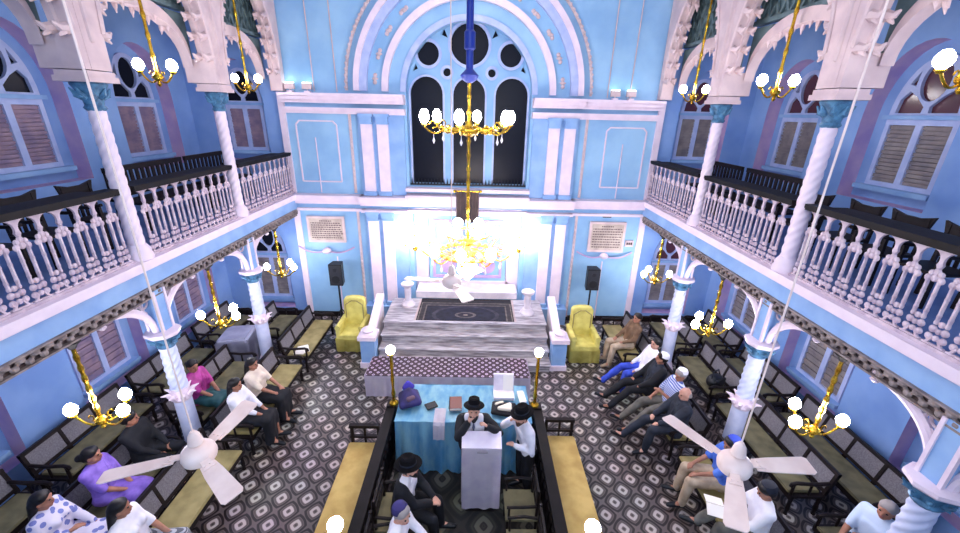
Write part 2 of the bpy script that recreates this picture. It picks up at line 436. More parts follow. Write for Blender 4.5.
# apse window: frame with tracery
def apse_window():
    root = bpy.data.objects.new('window_1', None)
    winno[0] += 1; root.name = 'window_%d' % winno[0]; C.objects.link(root); struct(root, 'tall triple lancet window under round tracery in the apse arch')
    d = D + .22
    lan = [archpoly(AX + x, 3.60, 5.60, w, n=14) for x, w in ((-.965, .37), (0, .365), (.965, .37))]
    cs = [circ(AX, 6.62, .42, 28), circ(AX - .91, 6.42, .24), circ(AX + .91, 6.42, .24), circ(AX - .50, 6.06, .09, 14), circ(AX + .50, 6.06, .09, 14)]
    tri = [[(AX - .62, 6.80), (AX - .48, 6.74), (AX - .56, 6.92)], [(AX + .62, 6.80), (AX + .48, 6.74), (AX + .56, 6.92)],
           [(AX - 1.27, 6.07), (AX - 1.15, 6.12), (AX - 1.2, 6.22)], [(AX + 1.27, 6.07), (AX + 1.15, 6.12), (AX + 1.2, 6.22)]]
    m = MB(); m.prism(archpoly(AX, 3.56, AS, AR, n=28), 'XZ', d, d + .12, lan + cs + tri); m.build('window_frame', WALL, root)
    m = MB()
    for x, w in ((-.965, .37), (0, .365), (.965, .37)):
        a = arc(AX + x, 5.60, w + .035, 0, PI, 14); b = arc(AX + x, 5.60, w - .005, 0, PI, 14)
        m.prism([(AX + x + w + .035, 3.6)] + a + [(AX + x - w - .035, 3.6), (AX + x - w + .005, 3.6)] + b[::-1] + [(AX + x + w - .005, 3.6)], 'XZ', d - .05, d + .01)
    for cx_, cz, r in ((AX, 6.62, .42), (AX - .91, 6.42, .24), (AX + .91, 6.42, .24), (AX - .5, 6.06, .09), (AX + .5, 6.06, .09)):
        m.prism(circ(cx_, cz, r + .055, 28), 'XZ', d - .05, d + .01, [circ(cx_, cz, r - .005, 28)])
    m.build('tracery_moulding', WINB, root)
    for lp in lan + cs[:3]:
        us = [p[0] for p in lp]; zs = [p[1] for p in lp]
        m = MB(); m.prism([(min(us) - .02, min(zs) - .02), (max(us) + .02, min(zs) - .02), (max(us) + .02, max(zs) + .02), (min(us) - .02, max(zs) + .02)], 'XZ', d + .07, d + .09); m.build('pane', DARKG, root)
    m = MB(); m.span((AX - 1.42, d + .13, 3.5), (AX + 1.42, d + .2, 7.2)); m.build('pane', DARKG, root)
    # low iron cresting along the sill
    m = MB(); m.span((AX - 1.4, d - .1, 3.56), (AX + 1.4, d - .07, 3.6))
    for i in range(36):
        x = AX - 1.36 + i * .0777; m.cyl((x, d - .085, 3.6), (x, d - .085, 3.72), .02, .004, 6)
    m.build('sill_cresting', BLACK, root)
apse_window()

# arch rings, hood, cornices, strips
def ring(name, mt, r0, r1, y0, y1, zs=AS, foot=None):
    a = arc(AX, zs, r1, 0, PI, 40); b = arc(AX, zs, r0, 0, PI, 40)
    m = MB(); m.prism(a + b[::-1], 'XZ', y0, y1)
    return m
R0 = trim(ring('a', WHITE, 1.40, 1.52, D - .04, D + .05), WINB, 'lilac inner arch moulding')
trim(ring('a', WALL, 1.78, 1.92, D - .10, D + .02), WHITE, 'white roll moulding of the apse arch')
trim(ring('a', WALL, 2.24, 2.40, D - .12, D + .02), WINB, 'pale blue outer band of the apse arch')
trim(ring('a', WALL, 2.40, 2.52, D - .16, D + .02), WHITE, 'white outer moulding of the apse arch')
m = MB()
for i in range(13):
    t = PI * (i + .5) / 13
    for k, dt in enumerate((-.035, 0, .035)):
        m.sphere((AX + 2.08 * math.cos(t + dt), D - .01, AS + 2.08 * math.sin(t + dt)), (.045, .03, .045), 8)
    m.sphere((AX + 2.08 * math.cos(t), D - .01, AS + 2.08 * math.sin(t)), (.07, .025, .03), 8)
trim(m, CREAM, 'cream rosettes around the apse arch')
m = ring('a', CREAM, 2.68, 2.73, D - .04, D + .02)
for i in range(70):
    t = PI * (i + .5) / 70
    m.sphere((AX + 2.705 * math.cos(t), D - .05, AS + 2.705 * math.sin(t)), .04, 6)
trim(m, CREAM, 'beaded hood mould around the apse arch')
# cornices: upper (5.25..5.58), lower (3.02..3.34); breaks forward over the pilasters
def cornice(x0, x1, y, zs, mt=WHITE):
    m = MB()
    for (za, zb, dy) in zs: m.span((x0, y - dy, za), (x1, D + .02, zb))
    return m
UC = ((5.42, 5.50, .20), (5.50, 5.56, .26), (5.36, 5.42, .13), (5.20, 5.27, .10), (5.14, 5.20, .06))
LC = ((3.18, 3.27, .22), (3.27, 3.33, .28), (3.10, 3.18, .12), (2.92, 2.98, .09))
for s in (-1, 1):
    a, b = sorted((AX + s * 2.50, s * 4.24)); trim(cornice(a, b, D, UC), WHITE)
    trim(cornice(a, b, D, LC), WHITE)
    a, b = sorted((AX + s * 1.42, AX + s * 2.56)); trim(cornice(a, b, D - .12, UC), WHITE)
    trim(cornice(a, b, D - .12, LC), WHITE)
trim(cornice(AX - 1.46, AX + 1.46, D - .06, ((3.2, 3.3, .24), (3.30, 3.38, .30), (3.46, 3.54, .2), (3.10, 3.2, .16), (2.92, 3.0, .12))), WHITE, 'white cornice over the ark niche')
# pilaster blocks and shafts
for s in (-1, 1):
    for z0, z1 in ((3.34, 5.16), (.46, 2.94)):
        m = MB(); a, b = sorted((AX + s * 1.46, AX + s * 2.50)); m.span((a, D - .10, z0), (b, D + .02, z1)); trim(m, BLUEP)
        for c in (1.94, 2.30):
            m = MB(); cx = AX + s * c
            m.span((cx - .125, D - .17, z0 + .10), (cx + .125, D - .08, z1 - .22))
            trim(m, WHITE, 'flat white pilaster of the apse wall')
            m = MB(); m.box((cx, D - .14, z0 + .05), (.30, .16, .10)); m.box((cx, D - .14, z1 - .03), (.34, .18, .06)); m.box((cx, D - .14, z1 - .12), (.27, .14, .14)); m.box((cx, D - .14, z1 - .2), (.30, .16, .04))
            trim(m, BLUEP, 'blue pilaster cap and base')
    # plinth
    m = MB(); a, b = sorted((AX + s * 1.40, AX + s * 2.62)); m.span((a, D - .3, 0), (b, D + .02, .46)); trim(m, BLUEP)
    # bead strips, wall panel mouldings, conduits
    for z0, z1 in ((3.36, 5.14), (.1, 2.92)):
        m = MB(); x = AX + s * 2.70; m.span((x - .03, D - .025, z0), (x + .03, D + .01, z1))
        for i in range(int((z1 - z0) / .13)): m.sphere((x, D - .03, z0 + .06 + i * .13), (.03, .02, .05), 6)
        trim(m, CREAM, 'beaded strip beside the pilasters')
    cx = s * 3.55; w = .46
    m = MB()
    z0, z1 = 3.62, 4.98
    for a, b in (((cx - w, z0), (cx - w, z1 - .08)), ((cx - w + .08, z1), (cx + w - .08, z1)), ((cx + w, z1 - .08), (cx + w, z0)), ((cx - w, z1 - .08), (cx - w + .08, z1)), ((cx + w - .08, z1), (cx + w, z1 - .08)), ((cx - w, z0), (cx + w, z0))):
        m.beam((a[0], D - .01, a[1]), (b[0], D - .01, b[1]), .035, .03)
    trim(m, WHITE, 'thin white moulded wall panel outline')
    m = MB(); m.cyl((cx - .05, D - .02, 3.36), (cx - .05, D - .02, 4.62), .014, n=8); trim(m, WHITE, 'white wall conduit')
    m = MB(); m.cyl((cx - .15 * s, D - .02, .1), (cx - .15 * s, D - .02, 1.72), .016, n=8); trim(m, WHITE, 'white wall conduit')
    m = MB()
    for i in range(2): m.cyl((s * (3.0 + i * .5), D - .02, 5.6), (s * (3.02 + i * .5), D - .02, 8.4), .012, n=6)
    trim(m, CREAM, 'thin vertical pipe high on the apse wall')
    m = MB(); a, b = sorted((AX + s * 2.62, s * WX)); m.span((a, D - .03, 0), (b, D + .06, .14)); struct(m.build('baseboard_back', WOOD))
    # corner strip at the end of the nave wall
    m = MB(); a, b = sorted((s * 4.20, s * 4.34)); m.span((a, D - .05, 0), (b, D + .06, 2.95)); m.span((a, D - .05, GZ), (b, D + .06, 5.55)); trim(m, WHITE)

# ark doors inside the niche
door = bpy.data.objects.new('door_1', None); C.objects.link(door); struct(door, 'pale blue double doors of the ark')
for s in (-1, 1):
    cx = AX + s * .52
    m = MB(); m.span((cx - .5, D + .38, .95), (cx + .5, D + .46, 2.75)); m.build('door_leaf', WALL, door)
    m = MB()
    for z0, z1 in ((1.05, 1.75), (1.9, 2.65)):
        o = [(cx - .4, z0), (cx + .4, z0), (cx + .4, z1), (cx - .4, z1)]; i = [(cx - .33, z0 + .07), (cx + .33, z0 + .07), (cx + .33, z1 - .07), (cx - .33, z1 - .07)]
        m.prism(o, 'XZ', D + .34, D + .39, [i])
    m.prism(circ(cx, 1.4, .22, 20), 'XZ', D + .33, D + .385)
    m.build('door_panel', PINK, door)
    m = MB(); m.sphere((AX + s * .06, D + .34, 1.82), .035, 10); m.build('door_handle', GOLD, door)
m = MB(); m.span((AX - 1.1, D + .36, .72), (AX + 1.1, D + .5, .95)); m.span((AX - 1.1, D + .36, 2.75), (AX + 1.1, D + .5, 3.02))
m.span((AX - 1.36, D + .36, .72), (AX - 1.04, D + .5, 3.02)); m.span((AX + 1.04, D + .36, .72), (AX + 1.36, D + .5, 3.02)); m.build('door_frame', WHITE, door)
t = thing('ark_curtain', 'brown-grey curtain hanging over the cornice above the ark doors', 'curtain', (AX, D - .36, 2.78))
m = MB()
for i in range(12):
    x = -.24 + i * .0436; m.cyl((x, -.02 + .012 * (i % 2), 0), (x, -.02 + .012 * (i % 2), .74), .028, n=8)
m.build('cloth', BRN, t)
m = MB(); m.cyl((-.3, -.02, .74), (.3, -.02, .74), .02, n=10); m.sphere((-.3, -.02, .74), .035); m.sphere((.3, -.02, .74), .035); m.build('curtain_rod', GOLD, t)

# ------------------------------------------------------------------ arcades, galleries
def leaf(m, p, out, up, sc=1.0):
    """crocket: curled leaf growing from p along out, curling toward up"""
    p, out, up = V(p), V(out).normalized(), V(up).normalized()
    m.hull([(p, .055 * sc), (p + out * .07 * sc, .04 * sc)], 1)
    m.hull([(p + out * .07 * sc, .036 * sc), (p + out * .13 * sc + up * .04 * sc, .014 * sc)], 1)
    m.hull([(p + out * .05 * sc - up * .03 * sc, .03 * sc), (p + out * .10 * sc - up * .06 * sc, .012 * sc)], 1)

def arch_pts(y0, y1, z, rise, inset, n=22):
    c = (y0 + y1) / 2; h = (y1 - y0) / 2 - inset
    return [(c - h * math.cos(PI * i / n), z + rise * math.sin(PI * i / n) ** .85) for i in range(n + 1)]

PZ = 5.585
for sx, wm in SIDES:
    t = thing('arcade', "white arcade of cusped arches over the %s gallery balustrade" % wm, 'arcade', (sx * GX, 0, PZ))
    piers = [2.63, 5.0, 7.37, 9.68]
    for i in range(3):
        y0, y1 = piers[i], piers[i + 1]
        pts = arch_pts(y0, y1, 0, 2.0, .17)
        m = MB(); poly = [(y0, 0)] + pts + [(y1, 0), (y1, 2.4), (y0, 2.4)]
        m.prism(poly, 'YZ', -sx * .17, sx * .06)
        m.build('arch', CREAM, t)
        # crockets along the arch edge, both faces
        m = MB(); acc = 0
        m.tube([(-sx * .17, p[0], p[1]) for p in pts[1:-1]], .03, 6); m.tube([(-sx * .02, p[0], p[1]) for p in pts[1:-1]], .03, 6)
        for xx in range(6): m.beam((-sx * .17, pts[3 * xx + 2][0], pts[3 * xx + 2][1]), (-sx * .02, pts[3 * xx + 2][0], pts[3 * xx + 2][1]), .04, .04)
        for a, b in zip(pts, pts[1:]):
            seg = math.hypot(b[0] - a[0], b[1] - a[1]); acc += seg
            if acc > .21 and b[1] > .18 and abs(b[0] - (y0 + y1) / 2) > .16:
                acc = 0; tx, tz = (b[0] - a[0]) / seg, (b[1] - a[1]) / seg
                nx, nz = tz, -tx     # toward the opening
                up = (0, 0, 1)
                for xx in (-sx * .13, sx * .03):
                    leaf(m, (xx, b[0] + nx * .02, b[1] + nz * .02), (0, nx, nz), up, 1.1)
        m.build('crocket_edging', CREAM, t)
        # inner valance: lower cusped arch with beam and lattice above, towards the aisle
        lp = arch_pts(y0, y1, .22, .66, .20)
        m = MB(); up_ = [(p[0], p[1] + .12 + .05 * math.sin(PI * k / (len(lp) - 1))) for k, p in enumerate(lp)]
        m.prism(lp + up_[::-1], 'YZ', sx * .16, sx * .32)
        acc = 0
        for a, b in zip(lp, lp[1:]):
            seg = math.hypot(b[0] - a[0], b[1] - a[1]); acc += seg
            if acc > .17 and abs(b[0] - y0) > .45 and abs(b[0] - y1) > .45:
                acc = 0; tx, tz = (b[0] - a[0]) / seg, (b[1] - a[1]) / seg
                leaf(m, (sx * .29, b[0], b[1]), (0, tz, -tx), (0, 0, 1), .7)
                leaf(m, (sx * .19, b[0], b[1]), (0, tz, -tx), (0, 0, 1), .5)
        m.build('valance', CREAM, t)
        m = MB(); m.span((sx * .17, y0 + .1, 1.02), (sx * .30, y1 - .1, 1.08))
        k = 0
        yy = y0 + .1
        while yy < y1 - .2:
            m.beam((sx * .22, yy, 1.06), (sx * .22, min(yy + .42, y1 - .1), 1.95), .03, .035); m.beam((sx * .22, min(yy + .42, y1 - .1), 1.06), (sx * .22, yy, 1.95), .03, .035)
            yy += .21
        m.span((sx * .25, y0 + .1, 1.06), (sx * .28, y1 - .1, 1.98))
        for s2, yb in ((1, y0 + .12), (-1, y1 - .12)):
            m.prism([(yb, .35), (yb, .98), (yb + s2 * .42, .98)], 'YZ', sx * .20, sx * .26)
        m.build('lattice', LATG, t)
    # piers between the arches
    for i, y in enumerate(piers):
        m = MB(); w = .16
        if i < 3:
            m.span((-sx * .16, y - w, .003), (sx * .33, y + w, .35))
            m.hull([((-sx * .17, y, .3), .035), ((-sx * .17, y, 2.2), .035)], 1)
            m.span((-sx * .175, y - .10, 0), (sx * .0, y + .10, 2.35))
        else:
            m.span((-sx * .12, y - .1, 0), (sx * .12, y + .02, .35))
        m.build('pier', CREAM, t)

def lathe_col(m, x, y, z0, z1, r, flutes, turns, n=28, seg=34):
    H = z1 - z0
    prof = [(r * (1 - .12 * i / seg), z0 + H * i / seg) for i in range(seg + 1)]
    m.lathe(prof, (x, y, 0), n, rad=lambda t, z, rr: rr * (1 + .055 * math.cos(flutes * t - turns * 2 * PI * (z - z0) / H)))

def upper_column(x, y, label):
    t = thing('column', label, 'column', (x, y, GZ))
    m = MB(); m.lathe([(.152, 0), (.152, .05), (.14, .08), (.140, .13), (.11, .18), (.10, .2)], n=16); m.build('base', WHITE, t)
    m = MB(); lathe_col(m, 0, 0, .19, 1.84, .094, 5, 13.0, 30, 90); m.build('shaft', WHITE, t)
    m = MB(); m.lathe([(.085, 1.82), (.11, 1.85), (.09, 1.88), (.10, 1.96), (.16, 2.08), (.17, 2.10), (.16, 2.12)], n=16)
    for k in range(8):
        a = 2 * PI * k / 8
        leaf(m, (.10 * math.cos(a), .10 * math.sin(a), 1.97), (math.cos(a), math.sin(a), .8), (0, 0, 1), .7)
    m.build('capital', TEAL, t)
    m = MB(); m.box((0, 0, 2.15), (.40, .40, .06)); m.box((0, 0, 2.205), (.36, .36, .06)); m.build('abacus', CREAM, t)
    return t
def bracket(m, dirx, diry, z0=2.28, span=.80, zt=2.86):
    """quarter arch with fret scrolls from the pier up to the gallery edge"""
    P = lambda d, z: (dirx * d, diry * d, z)
    path = [P(.10 + (span - .10) * (1 - math.cos(PI / 2 * i / 12)), z0 + (zt - z0 - .04) * math.sin(PI / 2 * i / 12)) for i in range(13)]
    m.tube(path, .045, 8)
    m.tube([(p[0], p[1], p[2] + .045) for p in path], .03, 6)
    # pendant at the tip
    m.lathe([(.02, -.10), (.05, -.07), (.03, -.04), (.06, .0), (.06, .05)], P(span, zt - .04), 8)
    return path
def lower_column(x, y, label, sx):
    t = thing('column', label, 'column', (x, y, 0))
    m = MB(); m.lathe([(.20, 0), (.20, .12), (.16, .16), (.17, .24), (.135, .3), (.13, .34)], n=8); m.build('base', WHITE, t)
    m = MB(); m.lathe([(.125, .33), (.12, 1.1)], n=12); m.build('lower_shaft', COLB, t)
    m = MB(); m.lathe([(.12, 1.08), (.14, 1.12), (.12, 1.16), (.11, 1.24), (.12, 1.3)], n=16)
    for k in range(8):
        a = 2 * PI * k / 8; c, s_ = math.cos(a), math.sin(a)
        m.hull([((.10 * c, .10 * s_, 1.12), .045), ((.16 * c, .16 * s_, 1.21), .032)], 1); m.hull([((.16 * c, .16 * s_, 1.21), .03), ((.235 * c, .235 * s_, 1.225), .008)], 1)
    m.build('petal_collar', WHITE, t)
    m = MB(); lathe_col(m, 0, 0, 1.28, 2.02, .115, 5, 6.5, 30, 50); m.build('spiral_shaft', COLB, t)
    m = MB(); m.lathe([(.105, 2.0), (.125, 2.03), (.11, 2.06), (.13, 2.14), (.165, 2.19)], n=16)
    for k in range(8):
        a = 2 * PI * k / 8; leaf(m, (.12 * math.cos(a), .12 * math.sin(a), 2.09), (math.cos(a), math.sin(a), .5), (0, 0, 1), .6)
    m.build('capital', TEAL, t)
    m = MB(); m.lathe([(.19, 2.19), (.22, 2.22), (.22, 2.26), (.18, 2.285)], n=8); m.build('abacus', WHITE, t)
    m = MB(); m.box((0, 0, 2.58), (.19, .19, .62))
    m.build('pier', BLUEP, t)
    m = MB()
    for a, b in ((-1, -1), (-1, 1), (1, -1), (1, 1)): m.box((a * .095, b * .095, 2.58), (.035, .035, .62))
    for dy in (-1, 1):
        bracket(m, 0, dy)
    m.build('bracket', WHITE, t)
    m = MB()
    for dy in (-1, 1):
        for (cy, cz, r) in ((.18, 2.76, .07), (.22, 2.60, .05), (.34, 2.78, .06), (.47, 2.80, .04), (.15, 2.48, .035)):
            m.tube([(0, dy * (cy + r * math.cos(2 * PI * k / 12)), cz + r * math.sin(2 * PI * k / 12)) for k in range(13)], .016, 5)
        m.beam((0, dy * .1, 2.84), (0, dy * .75, 2.84), .04, .03)
    m.build('fretwork', IRON, t)
    m = MB(); bracket(m, sx, 0, span=.62)
    for (cy, cz, r) in ((.18, 2.76, .07), (.22, 2.60, .05), (.34, 2.78, .06), (.15, 2.48, .035)):
        m.tube([(sx * (cy + r * math.cos(2 * PI * k / 12)), 0, cz + r * math.sin(2 * PI * k / 12)) for k in range(13)], .018, 5)
    m.build('aisle_bracket', LATG, t)
    return t
upn = {5.0: 'nearer to the camera', 7.37: 'nearer to the apse'}
lwn = {2.63: 'at the picture edge', 5.0: 'by the hanging fan', 7.37: 'nearer to the apse'}
for sx, wm in SIDES:
    for y in BY[1:]: upper_column(sx * GX, y, "white spiral column standing on the %s gallery edge, %s" % (wm, upn[y]))
    for y in BY:
        if y < 3 and sx < 0: continue
        lower_column(sx * GX, y, "white column with petal collar holding up the %s gallery, %s" % (wm, lwn[y]), sx)

# gallery fascia
for sx, wm in SIDES:
    x = sx * GX
    a, b = sorted((x - sx * .06, x + sx * .30))
    m = MB(); m.span((a, -2, 2.95), (b, 9.69, 3.33)); trim(m, BLUEP, "blue painted edge of the %s gallery" % wm)
    m = MB(); a, b = sorted((x - sx * .16, x - sx * .05)); m.span((a, -2, 3.235), (b, 9.42, GZ)); a2, b2 = sorted((x - sx * .11, x - sx * .05)); m.span((a2, -2, 3.20), (b2, 9.5, 3.235))
    trim(m, WHITE, "white moulding along the %s gallery edge" % wm)
    m = MB(); a, b = sorted((x - sx * .05, x + sx * .02)); m.span((a, 0, 2.82), (b, 9.69, 2.96)); trim(m, BRN)  # dark backing strip standing in for the shaded recess behind the fringe
    m = MB(); yy = 1.6
    a, b = sorted((x - sx * .10, x - sx * .04))
    m.span((a, 0, 2.945), (b, 9.5, 2.965)); m.span((a, 0, 2.815), (b, 9.5, 2.835))
    while yy < 9.45:
        m.sphere((x - sx * .075, yy, 2.92), (.03, .05, .03), 6); m.sphere((x - sx * .075, yy + .07, 2.865), (.03, .042, .032), 6)
        m.beam((x - sx * .07, yy, 2.92), (x - sx * .07, yy + .07, 2.865), .025, .025); m.beam((x - sx * .07, yy + .14, 2.92), (x - sx * .07, yy + .07, 2.865), .025, .025)
        yy += .14
    trim(m, FRIN, "leafy fringe under the %s gallery edge" % wm)

# balustrades
def baluster_mesh(sx):
    m = MB(); w = .047
    for s in (-1, 1):
        m.cyl((0, s * w, .22), (0, s * w, .59), .0165, n=6)
        for z in (.30, .46): m.sphere((0, s * w, z), (.02, .02, .03), 6)
    # lower cast ornament
    m.span((-.012, -.09, .02), (.012, .09, .045))
    for (y, z, r) in ((0, .10, .030), (-.06, .10, .034), (.06, .10, .034), (0, .165, .028), (-.05, .175, .036), (.05, .175, .036), (0, .235, .03), (-.047, .24, .022), (.047, .24, .022)):
        m.sphere((0, y, z), (.02, r, r), 6)
    m.beam((0, -.06, .04), (0, -.03, .1), .022, .022); m.beam((0, .06, .04), (0, .03, .1), .022, .022)
    # upper node
    for (y, z, r) in ((0, .60, .035), (-.055, .59, .034), (.055, .59, .034), (0, .66, .034), (-.04, .64, .03), (.04, .64, .03), (0, .70, .024)):
        m.sphere((0, y, z), (.02, r, r), 6)
    # arched neck up to the rail, leaving round openings between the balusters
    pts = arc(.105, .765, .088, PI * 1.16, PI * .55, 8)
    poly = [(y, z) for y, z in pts] 
    for s in (-1, 1):
        pl = [(0, .66)] + [(s * y, z) for y, z in pts] + [(s * .10, .885), (0, .885)]
        m.prism(pl, 'YZ', -.012, .012)
    return m
me = None
for sx, wm in SIDES:
    for (ya, yb, where) in ((-.5, 2.47, 'at the picture edge'), (2.79, 4.84, 'before the nearer column'), (5.16, 7.21, 'between the two columns'), (7.53, 9.66, 'against the apse wall')):
        t = thing('balustrade', "white cast iron balustrade with dark handrail of the %s gallery, bay %s" % (wm, where), 'balustrade', (sx * (GX - .03), 0, GZ), 0, 'gallery balustrades')
        m = MB(); ra, rb = ya - .052, min(yb + .052, 9.66); m.span((-sx * .06, ra, .885), (sx * .12, rb, .935)); m.span((sx * .12, ya + .1, .88), (sx * .34, yb - .1, .925)); m.span((-.045, ra, .86), (.045, rb, .89)); m.build('handrail', WOODB, t)
        m = MB(); m.span((-.035, ya, .0), (.035, yb, .03)); m.build('bottom_rail', IRON, t)
        n = int(round((yb - ya) / .203)); st = (yb - ya) / n
        for k in range(n):
            y = ya + st * (k + .5)
            if y < 1.9: continue
            if me is None:
                o = baluster_mesh(sx).build('baluster', IRON, t); me = o
            else:
                o = me.copy(); C.objects.link(o); o.parent = t
            o.location = (0, y, 0)
#@@PART2
# ------------------------------------------------------------------ fittings on the apse wall
for sx, where, (cx, cz, w, h) in ((-1, "on the women's side wall", (-3.59, 2.44, .86, .60)), (1, "on the men's side wall", (3.42, 2.38, .84, .72))):
    t = thing('inscription_plaque', 'cream marble plaque with engraved rows of small lettering ' + where, 'plaque', (cx, D, cz))
    m = MB(); m.span((-w / 2, -.05, -h / 2), (w / 2, .0, h / 2)); m.build('slab', PLAQ, t)
    m = MB(); o = [(-w / 2 - .03, -h / 2 - .03), (w / 2 + .03, -h / 2 - .03), (w / 2 + .03, h / 2 + .03), (-w / 2 - .03, h / 2 + .03)]
    i = [(-w / 2 + .02, -h / 2 + .02), (w / 2 - .02, -h / 2 + .02), (w / 2 - .02, h / 2 - .02), (-w / 2 + .02, h / 2 - .02)]
    m.prism(o, 'XZ', -.065, 0, [i]); m.build('frame', CREAM, t)
    m = MB(); rnd = random.Random(3)
    for r in range(9):
        z = h / 2 - .07 - r * (h - .12) / 9; x = -w / 2 + .06
        if r == 0: x = -.15
        while x < (w / 2 - .08 if r else .15):
            l = rnd.uniform(.02, .06); m.span((x, -.054, z - .028), (x + l, -.048, z)); x += l + .015
    m.build('lettering', INK, t)
    t = thing('wall_bracket_lamp', 'curved wall bracket with white boss under the plaque ' + where, 'wall lamp', (sx * 3.62 if sx < 0 else 3.4, D, 1.90))
    m = MB()
    for s in (-1, 1):
        m.tube([(s * (.08 + .62 * k / 8), -.08 - .05 * math.sin(PI * k / 8), -.03 + .13 * (k / 8) ** 2 - .03 * math.sin(PI * k / 8)) for k in range(9)], .02, 6)
    m.build('arm', PINK, t)
    m = MB(); m.lathe([(.03, -.08), (.09, -.05), (.11, 0), (.08, .05), (.03, .08)], (0, -.10, 0), 14); m.cyl((0, -.1, 0), (0, 0, 0), .04); m.build('boss', WHITE, t)
t = thing('wall_mounted_box', 'small dark wall box above the cream plaque of the men\'s side', 'box', (3.36, D, 2.93))
m = MB(); m.span((-.10, -.07, -.04), (.10, 0, .04)); m.build('case', BLACK, t); m = MB(); m.span((-.07, -.085, -.02), (.07, -.07, .02)); m.build('cover', BRN, t)
t = thing('switch_panel', 'small white switch panel beside the men\'s side plaque', 'switch', (4.02, D, 2.22))
m = MB(); m.span((-.10, -.04, -.08), (.10, 0, .08)); m.build('plate', CREAM, t)
for i in range(3):
    m = MB(); m.span((-.075 + i * .052, -.055, -.03), (-.04 + i * .052, -.04, .03)); m.build('switch', BRN, t)
# small lit floodlights standing on the upper cornice
for k, (x, nm) in enumerate(((-4.0, "women's"), (-3.62, "women's"), (3.15, "men's"), (3.5, "men's"))):
    t = thing('cornice_floodlight', 'small %s white floodlight on the cornice of the %s side' % ('outer' if k in (0, 3) else 'inner', nm), 'lamp', (x, D - .1, 5.56), 0, 'floodlights on the cornice')
    m = MB(); m.box((0, 0, .02), (.12, .1, .04)); m.cyl((0, 0, .04), (0, 0, .08), .015); m.build('base', WHITE, t)
    m = MB(); m.box((0, 0, .13), (.2, .08, .12)); m.build('housing', CREAM, t)
    m = MB(); m.box((0, 0, .20), (.17, .07, .02)); m.build('lamp_glass', mat('lit_flood_glass', (225, 255, 250), .3, emis=6), t)
# loudspeakers on stands
for sx, x, wm in ((-1, -3.32, "women's"), (1, 3.08, "men's")):
    y = 9.32
    t = thing('speaker_stand', "black pole stand under the loudspeaker of the %s side" % wm, 'speaker stand', (x, y, 0))
    m = MB(); m.cyl((0, 0, .05), (0, 0, 1.12), .022, n=10); m.build('pole', BLACK, t)
    m = MB(); m.cyl((0, 0, .02), (0, 0, .08), .05); m.build('collar', BLACK, t)
    for k in range(3):
        a = 2 * PI * k / 3 + .5; m = MB(); m.cyl((0, 0, .42), (.26 * math.cos(a), .26 * math.sin(a), .012), .014, n=8); m.build('leg', BLACK, t)
    t = thing('loudspeaker', "black loudspeaker box on a pole beside the yellow armchair of the %s side" % wm, 'loudspeaker', (x, y, 1.12))
    m = MB(); m.prism([(-.16, -.13), (.16, -.13), (.12, .14), (-.12, .14)], 'XY', 0, .56); m.build('cabinet', BLACK, t)
    m = MB(); m.span((-.14, -.145, .03), (.14, -.13, .53)); m.build('grille', mat('grey_black_grille', (44, 46, 54), .6), t)
    m = MB(); m.cyl((0, -.152, .17), (0, -.14, .17), .10, n=18); m.build('driver', BLACK, t)
    m = MB(); m.cyl((0, -.152, .42), (0, -.14, .42), .05, n=14); m.build('driver', BLACK, t)
# candelabra flanking the ark
for s, wm in ((-1, "women's"), (1, "men's")):
    t = thing('ark_candelabrum', "brass candelabrum of bright globes fixed by the ark on the %s side" % wm, 'wall lamp', (AX + s * 1.28, D - .10, 2.12))
    m = MB(); m.cyl((0, .1, 0), (0, -.2, 0), .03); m.lathe([(.02, -.12), (.06, -.08), (.03, 0), (.05, .08), (.02, .34)], (0, -.2, 0), 10); m.build('stem', GOLD, t)
    for k in range(5):
        a = 2 * PI * k / 5 - PI / 2; c, d = math.cos(a) * .24, math.sin(a) * .24
        if d > .16: continue
        m = MB(); m.tube([(c * q, -.2 + d * q, -.05 * math.sin(PI * q) + .05 * q) for q in (0, .25, .5, .75, 1)], .012, 6); m.cyl((c, -.2 + d, .03), (c, -.2 + d, .09), .03); m.build('arm', GOLD, t)
        m = MB(); m.sphere((c, -.2 + d, .16), .085, 12); m.build('globe', GLOBEA, t)
    m = MB(); m.sphere((0, -.2, .42), .085, 12); m.build('globe', GLOBEA, t)

# ------------------------------------------------------------------ dais, stair parapets, rug, pedestals
t = thing('dais', 'grey veined marble dais with four steps before the ark', 'steps', (AX, 0, 0))
for k in range(4):
    z = .18 * k; y0 = 7.30 + .28 * k
    m = MB(); m.span((-1.86, y0, z), (1.86, D - .31, z + .16)); m.span((-1.88, y0 - .03, z + .15), (1.88, D - .31, z + .18)); m.build('step', STONE, t)
m = MB(); m.span((-1.3, D - .29, .726), (1.3, D + .3, .90)); m.build('ark_step', MARB, t)
for s, wm in ((-1, "women's"), (1, "men's")):
    t = thing('stair_parapet', "sloping white marble parapet beside the dais steps, %s side" % wm, 'parapet', (AX + s * 2.06, 7.45, 0))
    m = MB(); m.box((0, .08, .34), (.30, .30, .68)); m.build('newel', BLUEP, t)
    m = MB(); m.box((0, .08, .06), (.36, .36, .12)); m.build('newel_base', WHITE, t)
    m = MB(); m.box((0, .08, .72), (.38, .38, .09)); m.lathe([(.15, .76), (.1, .8), (.14, .86), (.05, .92)], (0, .08, 0), 12); m.build('newel_cap', WHITE, t)
    m = MB(); m.prism([(.24, 0), (1.32, 0), (1.32, 1.0), (.24, .55)], 'YZ', -.06, .06); m.build('panel', MARB, t)
    m = MB(); m.prism([(.22, .55), (1.34, 1.02), (1.34, 1.12), (.22, .65)], 'YZ', -.09, .09); m.build('coping', WHITE, t)
t = thing('rug', 'navy oriental rug with pale border lying on the dais', 'rug', (AX, 8.49, .722))
